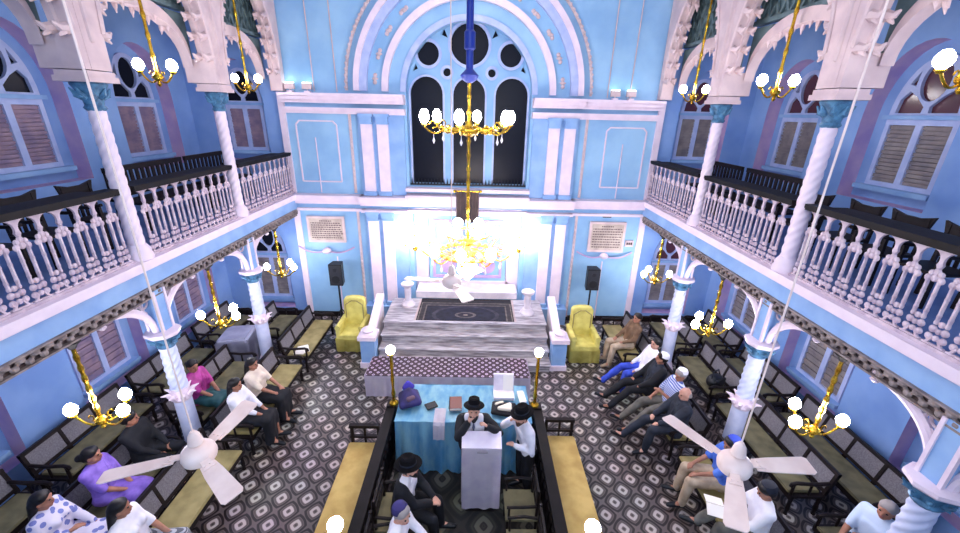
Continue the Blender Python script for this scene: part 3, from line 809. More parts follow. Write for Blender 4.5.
m = MB(); m.span((-1.14, -.27, 0), (1.14, .87, .012)); o = m.build('weave', RUG, t); 
m = MB()
for s in (-1, 1):
    for i in range(30): m.cyl((s * 1.14, -.26 + i * .038, .006), (s * 1.19, -.26 + i * .038, .004), .006, n=5)
m.build('fringe', CREAM, t)
for (x, y, wm) in ((-1.52, 9.0, "women's"), (1.40, 8.66, "men's")):
    t = thing('pedestal', "small white turned marble pedestal on the dais, %s end of the rug" % wm, 'pedestal', (x, y, .72))
    m = MB(); m.lathe([(.17, 0), (.17, .04), (.13, .09), (.11, .14)], n=14); m.build('foot', MARB, t)
    m = MB(); m.lathe([(.09, .14), (.075, .2), (.085, .42), (.07, .48)], n=14); m.build('shaft', MARB, t)
    m = MB(); m.lathe([(.08, .48), (.15, .54), (.16, .58), (.14, .6)], n=14); m.build('bowl', MARB, t)

# draped bench before the steps
t = thing('draped_bench', 'long low bench before the steps with lattice patterned top and pale hanging cloth', 'bench', (-.36, 6.74, 0))
m = MB(); m.span((-1.58, -.32, .44), (1.58, .32, .50)); m.build('bench_top', LATT, t)
m = MB(); pts = []
n = 90
def skirt(m, path, z0, z1, amp, freq, t0=.006):
    """hanging cloth along a path with soft folds (closed thin sheet)"""
    pts = []
    acc = 0
    for i, (a, b) in enumerate(zip(path, path[1:])):
        a, b = V((*a, 0)), V((*b, 0)); L = (b - a).length; d = (b - a).normalized(); nrm = V((d.y, -d.x, 0)); k = max(2, int(L / .02))
        for j in range(k + (1 if i == len(path) - 2 else 0)):
            s = L * j / k; pts.append((a + d * s, nrm, acc + s))
        acc += L
    rows = 8; vs = []
    for r in range(rows + 1):
        q = r / rows; row = []
        for p, nr, s in pts:
            off = amp * q ** .7 * (math.sin(s * freq) + .5 * math.sin(s * freq * 1.73 + 1.3 + q * .6))
            row.append(m.bm.verts.new(p + nr * (off + .004) + V((0, 0, z1 + (z0 - z1) * q))))
        vs.append(row)
    f0 = len(m.bm.faces)
    fs = []
    for r in range(rows):
        for c in range(len(pts) - 1): fs.append(m.bm.faces.new((vs[r][c], vs[r][c + 1], vs[r + 1][c + 1], vs[r + 1][c])))
    bmesh.ops.solidify(m.bm, geom=fs, thickness=t0)
skirt(m, [(-1.59, .31), (-1.59, -.33), (1.59, -.33), (1.59, .31)], .02, .495, .007, 40); m.build('cloth_skirt', LAVC, t)
for a in (-1.45, 1.45):
    for b in (-.25, .25):
        m = MB(); m.span((a - .03, b - .03, 0), (a + .03, b + .03, .44)); m.build('leg', WOOD, t)

# ------------------------------------------------------------------ yellow covered armchairs
def covered_chair(x, y, rz, label):
    t = thing('armchair', label, 'armchair', (x, y, 0), rz)
    def soft(m):
        bmesh.ops.bevel(m.bm, geom=m.bm.edges[:] , offset=.035, segments=3, affect='EDGES', profile=.6); return m
    m = MB(); m.span((-.27, -.36, .0), (.27, .22, .44)); soft(m).build('seat', YCOV, t)
    m = MB(); m.prism([(-.25, .35), (.25, .35), (.25, 1.06), (.21, 1.12), (.08, 1.15), (-.08, 1.15), (-.21, 1.12), (-.25, 1.06)], 'XZ', .16, .32); soft(m).build('backrest', YCOV, t)
    for s in (-1, 1):
        m = MB(); m.span((s * .22, -.34, 0), (s * .32, .30, .60)); soft(m); m.cyl((s * .27, -.34, .60), (s * .27, .28, .60), .06, n=12); m.build('arm', YCOV, t)
    m = MB(); skirt(m, [(-.33, .33), (-.33, -.37), (.33, -.37), (.33, .33)], .015, .34, .012, 34); m.build('cover_skirt', YCOV, t)
    m = MB(); m.tube([(-.2, .155, .62), (-.2, .155, .96), (-.06, .155, 1.06), (.06, .155, 1.06), (.2, .155, .96), (.2, .155, .62)], .012, 6); m.build('piping', CUSH, t)
    return t
covered_chair(-2.70, 8.32, 0, "yellow covered armchair facing the nave beside the speaker on the women's side")
covered_chair(2.62, 8.02, 0, "yellow covered armchair facing the nave beside the speaker on the men's side")

# ------------------------------------------------------------------ pews
def pew(L, cush, npan):
    """facing +X, centred on Y, seat front at x=0"""
    t = thing('pew', '', 'bench')
    m = MB(); m.span((-.50, -L / 2, .33), (-.02, L / 2, .37)); m.span((-.05, -L / 2, .28), (-.02, L / 2, .33)); m.build('seat', WOOD, t)
    m = MB(); m.span((-.45, -L / 2 + .05, .37), (.0, L / 2 - .05, .41)); bmesh.ops.bevel(m.bm, geom=m.bm.edges[:], offset=.013, segments=2, affect='EDGES'); m.build('cushion', cush, t)
    M = Matrix.Translation((-.48, 0, .36)) @ Matrix.Rotation(-.22, 4, 'Y')
    m = MB()
    m.box((0, 0, .40), (.05, L, .05), M=M); m.box((0, 0, .08), (.05, L, .05), M=M)
    st = L / npan
    for k in range(npan + 1): m.box((0, (-L / 2 + st * k) * (1 - .045 / L), .22), (.045, .045, .40), M=M)
    m.build('back_frame', WOOD, t)
    for k in range(npan):
        m = MB(); m.box((0, -L / 2 + st * (k + .5), .24), (.025, st - .04, .28), M=M); m.build('back_panel', CANE, t)
    for s in (-1, 1):
        m = MB(); y = s * (L / 2 - .03)
        m.tube([(-.54, y, .58), (-.3, y, .56), (-.06, y, .58), (.0, y, .56), (.01, y, .52)], .026, 8); m.cyl((-.03, y, .36), (-.03, y, .57), .02, n=8); m.cyl((-.28, y, .36), (-.28, y, .57), .016, n=8); m.build('arm', WOOD, t)
        for xx in (-.06, -.46):
            m = MB(); m.lathe([(.03, 0), (.02, .05), (.033, .12), (.023, .2), (.033, .34)], (xx, y, 0), 8); m.build('leg', WOOD, t)
    return t
# (side, row) -> front x and spans along the nave
rows = {(-1, 1): (3.33, [(2.75, 4.72), (4.95, 6.92), (7.15, 8.78)]), (-1, 2): (4.30, [(2.3, 4.76), (5.24, 7.0), (7.95, 9.0)]), (-1, 3): (5.42, [(2.2, 3.95), (4.15, 5.72), (5.92, 7.45), (7.65, 8.95)]),
        (1, 1): (3.30, [(2.75, 4.72), (4.95, 6.92), (7.15, 8.78)]), (1, 2): (4.55, [(2.2, 3.62), (4.02, 5.95), (6.1, 7.45), (7.6, 8.95)]), (1, 3): (5.42, [(3.72, 5.72), (5.9, 7.4), (7.55, 8.95)])}
rown = {1: 'front', 2: 'middle', 3: 'wall'}
posn = {3: ['nearer the camera', 'halfway along', 'nearer the apse'], 4: ['first from the camera', 'second from the camera', 'third from the camera', 'nearer the apse']}
protos = {}
for sx, wm in SIDES:
    for r in (1, 2, 3):
        xf, spans = rows[(sx, r)]
        for k, (y0, y1) in enumerate(spans):
            L = round(y1 - y0, 2); key = (L, r == 1)
            lab = "cane backed pew with olive seat, %s row of the %s aisle, %s" % (rown[r], wm, posn[len(spans)][k])
            loc = (sx * xf, (y0 + y1) / 2, 0); rz = 0 if sx < 0 else PI
            if key not in protos:
                o = pew(L, CUSH if r == 1 else CUSHD, 4 if L > 1.7 else 3); protos[key] = o; o.location = loc; o.rotation_euler.z = rz; o['label'] = lab
            else:
                o = dup(protos[key], loc, rz, lab)
            o['group'] = 'pews of the side aisles'
# bags and box on the pews
t = thing('covered_box', "big box under a grey sheet among the pews of the women's aisle", 'box', (-4.90, 7.46, 0), .15)
m = MB(); m.span((-.30, -.32, 0), (.30, .32, .78)); bmesh.ops.bevel(m.bm, geom=m.bm.edges[:], offset=.04, segments=3, affect='EDGES'); m.build('sheet_top', GREYC, t)
m = MB(); skirt(m, [(-.31, -.33), (.31, -.33), (.31, .33), (-.31, .33), (-.31, -.33)], .05, .70, .02, 24); m.build('sheet_skirt', GREYC, t)
t = thing('shoulder_bag', "black bag lying on the middle pew of the men's aisle", 'bag', (4.76, 6.36, .416), .5)
m = MB(); m.sphere((0, 0, .13), (.20, .13, .13), 14); m.build('body', BLACK, t)
m = MB(); m.tube([(-.14, 0, .2), (-.08, .02, .34), (.08, .02, .34), (.14, 0, .2)], .014, 6); m.build('strap', BLACK, t)
m = MB(); m.hull([((-.12, -.10, .2), .03), ((.12, -.10, .2), .03), ((0, -.13, .1), .03)]); m.build('flap', BLACKC, t)
t = thing('paper_sheaf', "white papers lying on the arm of the front pew of the women's aisle", 'papers', (-3.95, 7.02, .0))
t.location = (-3.55, 7.36, .413)
for k in range(3):
    m = MB(); m.box((.02 * k, .015 * k, .004 + .006 * k), (.21, .30, .005), .25 * k); m.build('sheet', IVORY, t)

# ------------------------------------------------------------------ bimah: rails, lamps, table, lectern
BX = 1.15
for s, wm in ((-1, "women's"), (1, "men's")):
    t = thing('bimah_rail', "dark wooden bimah balustrade on the %s side" % wm, 'railing', (s * BX, 0, 0))
    m = MB(); m.span((-.07, 2.4, .80), (.07, 5.14, .90)); m.span((-.05, 2.4, .74), (.05, 5.14, .80)); m.build('top_rail', WOODB, t)
    m = MB(); m.span((-.05, 2.4, .0), (.05, 5.14, .14)); m.build('plinth', WOOD, t)
    m = MB(); m.span((-.02, 2.4, .14), (.02, 5.14, .5)); m.build('panel', WOOD, t)
    for i in range(17):
        y = 2.52 + i * .16; m = MB(); m.lathe([(.03, .14), (.02, .25), (.035, .42), (.018, .55), (.03, .68), (.03, .75)], (0, y, 0), 8); m.build('baluster', WOOD, t)
    for y in (2.4, 5.14):
        m = MB(); m.box((0, y, .46), (.14, .14, .92)); m.build('corner_post', WOOD, t)
for (x, y, lab) in ((-1.11, 5.14, "at the bimah corner by the velvet bag"), (1.11, 5.14, "at the bimah corner by the table, men's side"), (-1.03, 2.42, "at the near bimah corner, women's side"), (1.19, 2.42, "at the near bimah corner, men's side")):
    t = thing('post_lamp', 'brass lamp post with white globe ' + lab, 'lamp', (x, y, .92), 0, 'bimah corner lamps')
    m = MB(); m.lathe([(.07, 0), (.07, .03), (.03, .06), (.025, .1)], n=12); m.build('base', GOLD, t)
    m = MB(); m.lathe([(.022, .1), (.035, .2), (.02, .3), (.03, .45), (.02, .6), (.03, .75), (.02, .85), (.045, .92)], n=10); m.build('post', GOLD, t)
    m = MB(); m.sphere((0, 0, .985), .068, 16); m.build('globe', GLOBEC, t)
# long benches against the outside of the rails
for s, wm, y0, y1 in ((-1, "women's", 2.6, 4.86), (1, "men's", 2.6, 5.05)):
    t = thing('bimah_bench', "long yellow cushioned bench outside the bimah rail, %s side" % wm, 'bench', (s * 1.27, 0, 0))
    m = MB(); a, b = sorted((0, s * .50)); m.span((a, y0, .36), (b, y1, .40)); m.build('seat', WOOD, t)
    m = MB(); a, b = sorted((s * .03, s * .49)); m.span((a, y0 + .02, .40), (b, y1 - .05, .46)); bmesh.ops.bevel(m.bm, geom=m.bm.edges[:], offset=.018, segments=2, affect='EDGES'); m.build('cushion', YCUSH, t)
    m = MB(); 
    for xx in (.04, .45): m.cyl((s * xx, y1, 0), (s * xx, y1, .72), .028, n=8)
    m.beam((s * .02, y1, .72), (s * .48, y1, .72), .06, .05); m.beam((s * .02, y1, .52), (s * .48, y1, .52), .05, .04); m.beam((s * .25, y1, .4), (s * .25, y1, .72), .03, .03); m.build('end_arm', WOOD, t)
    for yy in (y0 + .1, (y0 + y1) / 2, y1 - .1):
        for xx in (.05, .45):
            m = MB(); m.span((s * xx - .025, yy - .025, 0), (s * xx + .025, yy + .025, .36)); m.build('leg', WOOD, t)
t = thing('carpet', 'dark patterned carpet on the floor inside the bimah', 'rug', (0, 3.8, .002))
m = MB(); m.span((-1.06, -1.4, 0), (1.06, 1.3, .012)); m.build('pile', CARPET, t)

def satin_top(m, x0, x1, y0, y1, z):
    nx, ny = 48, 20; vs = []
    for i in range(nx + 1):
        r = []
        for j in range(ny + 1):
            x = x0 + (x1 - x0) * i / nx; y = y0 + (y1 - y0) * j / ny
            r.append(m.bm.verts.new((x, y, z + .008 * math.sin(x * 5 + y * 9) * math.sin(y * 7 - x * 3) + .005 * math.sin(x * 17 + y * 4))))
        vs.append(r)
    fs = [m.bm.faces.new((vs[i][j], vs[i + 1][j], vs[i + 1][j + 1], vs[i][j + 1])) for i in range(nx) for j in range(ny)]
    bmesh.ops.solidify(m.bm, geom=fs, thickness=.012)
t = thing('reading_table', 'big reading table under a sky blue satin cloth in the bimah', 'table', (0, 5.07, .015))
m = MB(); m.span((-.98, -.40, .93), (.98, .40, .985)); m.build('tabletop', WOOD, t)
m = MB(); satin_top(m, -1.01, 1.01, -.43, .43, .998); skirt(m, [(-1.0, .43), (-1.0, -.42), (1.0, -.42), (1.0, .43), (-1.0, .43)], .03, 1.0, .034, 26); m.build('satin_cloth', SATIN, t)
for a in (-.88, .88):
    for b in (-.32, .32):
        m = MB(); m.span((a - .04, b - .04, 0), (a + .04, b + .04, .93)); m.build('leg', WOOD, t)
TZ = 1.042
PURP = mat('purple_navy_velvet', (52, 46, 108), .8, col2=(36, 32, 70), scale=6)
t = thing('velvet_bag', 'purple velvet bag slumped on the blue table', 'bag', (-.84, 5.02, TZ), .3)
m = MB(); m.hull([((-.12, -.12, .06), .055), ((.12, -.1, .06), .055), ((-.1, .12, .07), .06), ((.1, .12, .07), .06), ((0, .05, .16), .07)]); m.build('body', PURP, t)
m = MB(); m.hull([((-.05, .12, .2), .04), ((.06, .12, .2), .04), ((0, .14, .27), .03)]); m.build('neck', mat('violet_cloth', (62, 52, 160), .7), t)
m = MB(); m.hull([((-.02, -.08, .12), .05), ((.04, -.06, .12), .05)]); m.build('patch', mat('mauve_brown_cloth', (96, 74, 90), .8), t)
BROWNL = mat('red_brown_leather', (104, 56, 48), .5)
def book(name, label, loc, rz, w, h, th, cover, tilt=0.0):
    t = thing(name, label, 'book', loc, rz)
    m = MB(); m.span((-w / 2, -h / 2, 0), (w / 2, h / 2, .006)); m.span((-w / 2, -h / 2, th - .006), (w / 2, h / 2, th)); m.span((-w / 2, -h / 2, 0), (-w / 2 + .008, h / 2, th)); m.build('cover', cover, t)
    m = MB(); m.span((-w / 2 + .008, -h / 2 + .006, .006), (w / 2 - .006, h / 2 - .006, th - .006)); m.build('page_block', IVORY, t)
    return t
book('prayer_book', 'red-brown book on the blue table beside the black-hatted speaker', (-.13, 4.98, TZ), .05, .19, .27, .05, BROWNL)
book('booklet', 'thin dark booklet lying on the middle of the blue table', (-.50, 4.95, TZ), .5, .17, .13, .018, BLACK)
t = thing('white_cloth', 'white cloth hanging over the front edge of the blue table', 'cloth', (-.35, 4.62, TZ))
m = MB()
vs = []
prof = [(0, .28, .004), (0, .1, .004), (0, -.02, .003), (0, -.055, -.03), (0, -.075, -.16), (0, -.085, -.26)]
for i in range(9):
    x = -.085 + i * .021; vs.append([m.bm.verts.new((x, y + .006 * math.sin(i * 1.4) * (1 if z < 0 else 0), z + .003 * math.sin(i * 1.7))) for _, y, z in prof])
fs = [m.bm.faces.new((vs[i][j], vs[i + 1][j], vs[i + 1][j + 1], vs[i][j + 1])) for i in range(8) for j in range(5)]
bmesh.ops.solidify(m.bm, geom=fs, thickness=.008); m.build('cloth', CLOTHW, t)
t = thing('white_case', 'white open case standing at the back of the blue table', 'case', (.62, 5.22, TZ))
m = MB(); m.span((-.16, -.12, 0), (.16, .12, .05)); m.build('tray', CLOTHW, t)
m = MB(); m.prism([(.06, .04), (.09, .04), (.17, .30), (.14, .30)], 'YZ', -.16, .16); m.build('lid', CLOTHW, t)
m = MB(); m.prism([(.055, .05), (.06, .05), (.14, .29), (.135, .29)], 'YZ', -.01, .15); m.build('lining', IVORY, t)
t = thing('velvet_pouch', 'black and cream embroidered pouch on the blue table before the white case', 'bag', (.60, 4.86, TZ), -.2)
m = MB(); m.hull([((-.15, -.1, .03), .03), ((.15, -.1, .03), .03), ((-.16, .1, .035), .035), ((.14, .12, .035), .035), ((0, .0, .07), .04)]); m.build('body', BLACKC, t)
m = MB(); m.hull([((-.06, -.06, .09), .03), ((.1, -.05, .085), .03), ((.08, .06, .09), .03)]); m.hull([((-.12, .04, .075), .025), ((-.04, .09, .085), .025)]); m.build('embroidery', mat('cream_embroidery', (238, 226, 206), .7), t)
t = thing('paper_stack', 'slim white paper pad at the back corner of the blue table', 'papers', (.90, 5.18, TZ), .1)
for k in range(2):
    m = MB(); m.box((.004 * k, 0, .006 + .012 * k), (.10, .26, .011), .04 * k); m.build('sheet', IVORY, t)
t = thing('lectern', 'tall lectern draped in white cloth before the speaker', 'lectern', (.26, 4.10, 0))
m = MB(); m.span((-.20, -.08, .014), (.20, .11, .06)); m.span((-.17, -.05, .06), (.17, .09, 1.12)); m.build('stand', WOOD, t)
m = MB(); m.prism([(-.09, 1.14), (.13, 1.20), (.13, 1.23), (-.09, 1.17)], 'YZ', -.25, .25); m.build('desk', WOOD, t)
m = MB(); m.prism([(-.10, 1.172), (.135, 1.235), (.135, 1.243), (-.10, 1.18)], 'YZ', -.262, .262)
skirt(m, [(-.262, .13), (-.258, -.105), (.258, -.105), (.262, .13)], .10, 1.18, .010, 26); m.build('white_drape', LAVC, t)
m = MB(); m.span((-.06, -.125, 1.12), (.08, -.112, 1.127)); m.build('cloth_label', mat('grey_stitching', (150, 140, 150), .7), t)
# chairs inside the bimah
def side_chair(loc, rz, label):
    t = thing('wooden_chair', label, 'chair', loc, rz, 'chairs inside the bimah')
    m = MB(); m.span((-.21, -.22, .42), (.21, .22, .45)); m.build('seat', CUSHD, t)
    for a in (-.18, .18):
        for b in (-.19, .19):
            m = MB(); m.cyl((a, b, 0), (a, b, .43 if a > 0 else .92), .02, n=8); m.build('leg', WOOD, t)
    m = MB()
    for z in (.62, .74, .88): m.beam((-.18, -.19, z), (-.18, .19, z), .03, .05)
    m.build('backrest', WOOD, t)
    for b in (-1, 1):
        m = MB(); m.tube([(-.18, b * .2, .66), (.0, b * .22, .67), (.2, b * .21, .65)], .02, 6); m.cyl((.17, b * .2, .43), (.17, b * .21, .65), .015, n=6); m.build('arm', WOOD, t)
    return t
c0 = side_chair((.78, 3.78, .014), PI, 'empty dark armchair inside the bimah behind the lectern, nearer the table')
dup(c0, (.78, 3.22, .014), PI, 'empty dark armchair inside the bimah by the rail, farther from the table')
dup(c0, (-.84, 3.66, .014), 0, 'dark armchair under the seated man in a black hat', (1, 1.22, 1))
dup(c0, (-.84, 3.06, .014), 0, 'dark armchair under the seated man in white shirt and skullcap', (1, 1.22, 1))

# ------------------------------------------------------------------ gallery chairs and benches
def gallery_chair(loc, rz, label):
    t = thing('gallery_chair', label, 'chair', loc, rz, 'chairs in the galleries')
    m = MB(); m.span((-.24, -.25, .42), (.24, .25, .46)); m.build('seat', WOOD, t)
    for a in (-.21, .21):
        for b in (-.22, .22):
            m = MB(); m.beam((a, b, 0), (a * (1.25 if a < 0 else 1), b, .95 if a < 0 else .66), .04, .04, up=(1, 0, 0)); m.build('leg', WOOD, t)
    for b in (-1, 1):
        m = MB(); m.tube([(-.27, b * .23, .72), (-.1, b * .26, .66), (.1, b * .26, .66), (.28, b * .24, .70)], .025, 6); m.build('arm', WOOD, t)
    m = MB(); m.prism([(-.24, .80), (-.1, .76), (.1, .76), (.24, .80), (.29, .98), (.1, .93), (-.1, .93), (-.29, .98)], 'YZ', -.285, -.25)
    for q in (-.08, 0, .08): m.span((-.28, q - .02, .44), (-.26, q + .02, .78))
    m.build('backrest', WOOD, t)
    t.scale = (.9, .9, .9)
    return t
g0 = gallery_chair((-5.15, 4.78, GZ), 0, "dark armchair in the women's gallery, second from the nearer column")
spots = [(-5.15, 5.55, 0, "dark armchair in the women's gallery just past the nearer column"), (-5.15, 4.1, 0, "dark armchair in the women's gallery, third before the nearer column"),
         (5.2, 4.12, PI, "dark armchair in the men's gallery, third before the nearer column"), (5.2, 4.74, PI, "dark armchair in the men's gallery, second before the nearer column"),
         (5.2, 5.35, PI, "dark armchair in the men's gallery just past the nearer column"), (5.15, 6.1, PI, "dark armchair in the men's gallery next to the long bench")]
for x, y, rz, lab in spots: dup(g0, (x, y, GZ), rz, lab)
def gallery_bench(loc, rz, L, label):
    t = thing('gallery_bench', label, 'bench', loc, rz, 'benches in the galleries')
    m = MB(); m.span((-.25, -L / 2, .42), (.22, L / 2, .46)); m.build('seat', WOOD, t)
    m = MB(); m.span((-.30, -L / 2, .90), (-.25, L / 2, .98)); m.span((-.30, -L / 2, .5), (-.26, L / 2, .56))
    k = int(L / .12)
    for i in range(k + 1): m.span((-.29, -L / 2 + i * (L - .04) / k, .5), (-.265, -L / 2 + i * (L - .04) / k + .06, .92))
    m.build('backrest', WOOD, t)
    for s in (-1, 1):
        m = MB(); m.tube([(-.28, s * (L / 2 - .02), .70), (0, s * (L / 2 - .02), .66), (.22, s * (L / 2 - .02), .68)], .03, 6); m.build('arm', WOOD, t)
        for xx in (-.24, .18):
            m = MB(); m.span((xx - .025, s * (L / 2 - .03) - .025, 0), (xx + .025, s * (L / 2 - .03) + .025, .42 if xx < 0 else .66)); m.build('leg', WOOD, t)
    return t
gallery_bench((-5.3, 7.1, GZ), 0, 1.7, "long dark slatted bench in the women's gallery between its two columns")
gallery_bench((-5.3, 8.75, GZ), 0, 1.4, "long dark slatted bench in the women's gallery by the apse wall")
gallery_bench((5.3, 7.35, GZ), PI, 1.7, "long dark slatted bench in the men's gallery between its two columns")
gallery_bench((5.3, 8.95, GZ), PI, 1.2, "long dark slatted bench in the men's gallery by the apse wall")

# ------------------------------------------------------------------ lamps
def hanging_lamp(loc, H, label, angs, r=.30, gr=.085, group='', droop=1, gm=None):
    """pole hanging from loc (ceiling point) for H, arms at the bottom"""
    t = thing('hanging_lamp', label, 'lamp', loc, 0, group)
    m = MB(); m.lathe([(.09, 0), (.09, -.02), (.05, -.06), (.03, -.10)][::-1], n=12); m.build('canopy', WOODB if droop else GOLD, t)
    m = MB(); k = 7
    prof = []
    for i in range(k + 1):
        z = -H + .02 + (H - .1) * i / k; prof += [(.022, z)] if i in (0, k) else [(.020, z - .05), (.029, z - .02), (.029, z + .02), (.020, z + .05)]
    m.lathe(prof, n=8); m.build('pole', GOLD, t)
    m = MB(); m.lathe([(.012, -H - .13), (.03, -H - .10), (.02, -H - .07), (.06, -H - .03), (.065, -H + .01), (.03, -H + .05)], n=12); m.build('hub', GOLD, t)
    for a in angs:
        a = math.radians(a); c, s = math.cos(a), math.sin(a)
        m = MB(); m.tube([(c * r * q, s * r * q, -H - .02 - .07 * math.sin(PI * q * 1.1) + .06 * q * q) for q in (0, .15, .3, .45, .6, .75, .9, 1)], .013, 6)
        m.tube([(c * r * (.35 + .1 * math.cos(b)), s * r * (.35 + .1 * math.cos(b)), -H + .02 + .04 * math.sin(b)) for b in (0, .8, 1.6, 2.4, 3.2, 4.0, 4.8)], .008, 5)
        m.lathe([(.02, 0), (.045, .03), (.03, .05)], (c * r, s * r, -H + .03), 10); m.build('arm', GOLD, t)
        m = MB(); m.lathe([(.03, 0), (gr * .8, .02), (gr, .06), (gr * .95, .09), (gr * .6, .13), (gr * .35, .145)], (c * r, s * r, -H + .075), 14); m.build('globe', gm or GLOBE, t)
    return t
lown = {3.82: 'nearer the camera', 6.18: 'in the middle bay', 8.5: 'nearer the apse'}
for sx, wm in SIDES:
    for y in BAY:
        hanging_lamp((sx * GX, y, 2.81), 1.08, "brass pole lamp with lit globes under the %s gallery, %s" % (wm, lown[y]), {-1: (182, 72, 0), 1: (0, 102, 186)}[sx], .30, .066, 'lamps under the galleries')
        if y > 5 or sx > 0:
            hanging_lamp((sx * (GX + .055), {3.82: 3.815, 6.18: 6.185, 8.5: 8.525}[y], 7.40), 1.79, "brass pole lamp with lit globes hanging over the %s gallery, %s" % (wm, lown[y]), {-1: (8, 188), 1: (-8, 172)}[sx], .21, .07, 'lamps in the gallery arches', 0, GLOBEU)

# chandelier
t = thing('chandelier', 'two tiered gilt chandelier with bright globes before the ark', 'chandelier', (.0, 6.18, 0))
m = MB(); m.lathe([(.055, 6.05), (.05, 6.3), (.05, 8.6)], n=14); m.lathe([(.10, 8.5), (.14, 8.6)], n=14); m.lathe([(.04, 6.02), (.075, 6.05), (.075, 6.25), (.05, 6.28)], n=14); m.build('blue_pole', BLUE, t)
m = MB(); m.lathe([(.03, 5.62), (.10, 5.66), (.13, 5.72), (.09, 5.76), (.05, 5.80), (.05, 6.04)], n=16); m.build('blue_cup', BLUE, t)
m = MB(); prof = [(.02, 2.86)]
z = 3.0
while z < 5.6: prof += [(.024, z), (.036, z + .04), (.024, z + .08)]; z += .2
m.lathe(prof + [(.03, 5.64)], n=10); m.build('gold_pole', GOLD, t)
def tier(z0, r, n, gr, rise, mt, a0):
    m = MB(); m.tube([(r * .62 * math.cos(2 * PI * k / 40), r * .62 * math.sin(2 * PI * k / 40), z0) for k in range(41)], .022, 6)
    m.lathe([(.04, z0 - .10), (.12, z0 - .05), (.14, z0), (.06, z0 + .06), (.04, z0 + .12)], n=14)
    for k in range(n * 2):
        a = a0 + PI * k / n; c, s = math.cos(a), math.sin(a)
        m.tube([(c * r * .62 * q, s * r * .62 * q, z0 + .05 * math.sin(q * 2 * PI)) for q in (0, .2, .4, .6, .8, 1)], .012, 5)
        m.sphere((c * r * .62, s * r * .62, z0 + .02), .04, 8)
    m.build('ring', mt, t)
    for k in range(n):
        a = a0 + 2 * PI * k / n; c, s = math.cos(a), math.sin(a)
        m = MB(); m.tube([(c * r * q, s * r * q, z0 - .06 * math.sin(PI * (q - .6) / .4) + rise * max(0, (q - .6) / .4) ** 2) for q in (.6, .7, .8, .9, 1)], .014, 6); m.lathe([(.02, 0), (.05, .03), (.03, .05)], (c * r, s * r, z0 + rise), 8)
        m.tube([(c * (r * .8 + .06 * math.cos(b)), s * (r * .8 + .06 * math.cos(b)), z0 + .07 + .05 * math.sin(b)) for b in (0, 1, 2, 3, 4, 5)], .01, 5)
        m.build('arm', mt, t)
        m = MB(); m.lathe([(.03, 0), (gr * .8, .03), (gr, .08), (gr * .8, .14), (gr * .4, .18)], (c * r, s * r, z0 + rise + .05), 12); m.build('globe', GLOBEC, t)
        m = MB()
        for q in (.8,): 
            m.lathe([(.003, -.14), (.02, -.10), (.004, -.05), (.003, 0)], (c * r * q, s * r * q, z0 - .05 + (rise if q > .9 else 0)), 6)
        m.build('crystal_drop', CRYST, t)
tier(5.0, .66, 6, .07, .04, GOLD, .35)
tier(3.10, .72, 10, .085, .06, GOLDO, .2)
m = MB()
m.lathe([(.02, 2.62), (.10, 2.70), (.17, 2.80), (.15, 2.90), (.05, 2.95)], (0, 0, 0), 18); m.build('bottom_bowl', GLOBEC, t)
m = MB(); m.tube([(.34 * math.cos(2 * PI * k / 30), .34 * math.sin(2 * PI * k / 30), 3.42) for k in range(31)], .018, 6)
for k in range(6):
    a = 2 * PI * k / 6; m.tube([(0, 0, 3.3), (.2 * math.cos(a), .2 * math.sin(a), 3.34), (.34 * math.cos(a), .34 * math.sin(a), 3.42)], .012, 5)
m.build('inner_ring', GOLDO, t)
for k in range(6):
    a = 2 * PI * k / 6; m = MB(); m.lathe([(.03, 0), (.07, .03), (.085, .08), (.07, .13), (.03, .16)], (.34 * math.cos(a), .34 * math.sin(a), 3.44), 12); m.build('globe', GLOBEC, t)

# ceiling fans
def fan(loc, ang, label, r=.66):
    x, y, z = loc
    t = thing('ceiling_fan', label, 'fan', (x, y, z))
    m = MB(); m.cyl((0, 0, .10), (0, 0, 8.6 - z), .007, n=8); m.build('down_rod', FAN, t)
    m = MB(); m.lathe([(.03, .10), (.06, .12), (.045, .2), (.02, .24)], n=12); m.build('rod_cup', FAN, t)
    m = MB(); m.lathe([(.03, -.085), (.09, -.075), (.125, -.045), (.135, 0), (.125, .045), (.10, .075), (.05, .10), (.03, .105)], n=24); m.build('motor', FAN, t)
    for k in range(3):
        a = math.radians(ang + 120 * k); M = Matrix.Rotation(a, 4, 'Z') @ Matrix.Rotation(.14, 4, 'X')
        m = MB(); pl = [(.17, -.055), (.30, -.068), (r - .03, -.082), (r, -.065), (r, .065), (r - .03, .082), (.30, .068), (.17, .055)]
        m.prism(pl, 'XY', -.006, .004); bmesh.ops.transform(m.bm, matrix=M, verts=m.bm.verts); b = m.build('blade', FAN, t)
        m = MB(); m.prism([(.10, -.03), (.24, -.045), (.24, .045), (.10, .03)], 'XY', .005, .018); m.cyl((.2, -.02, .015), (.2, -.02, .026), .012, n=8); m.cyl((.2, .02, .015), (.2, .02, .026), .012, n=8)
        bmesh.ops.transform(m.bm, matrix=M, verts=m.bm.verts); m.build('blade_iron', FAN, b)
fan((-2.17, 2.60, 2.5), 82, "white three bladed ceiling fan hanging over the women's pews")
fan((2.36, 2.56, 2.5), 0, "white three bladed ceiling fan hanging over the men's pews")
fan((-.19, 5.10, 3.05), 172, 'white three bladed ceiling fan hanging before the dais rug')
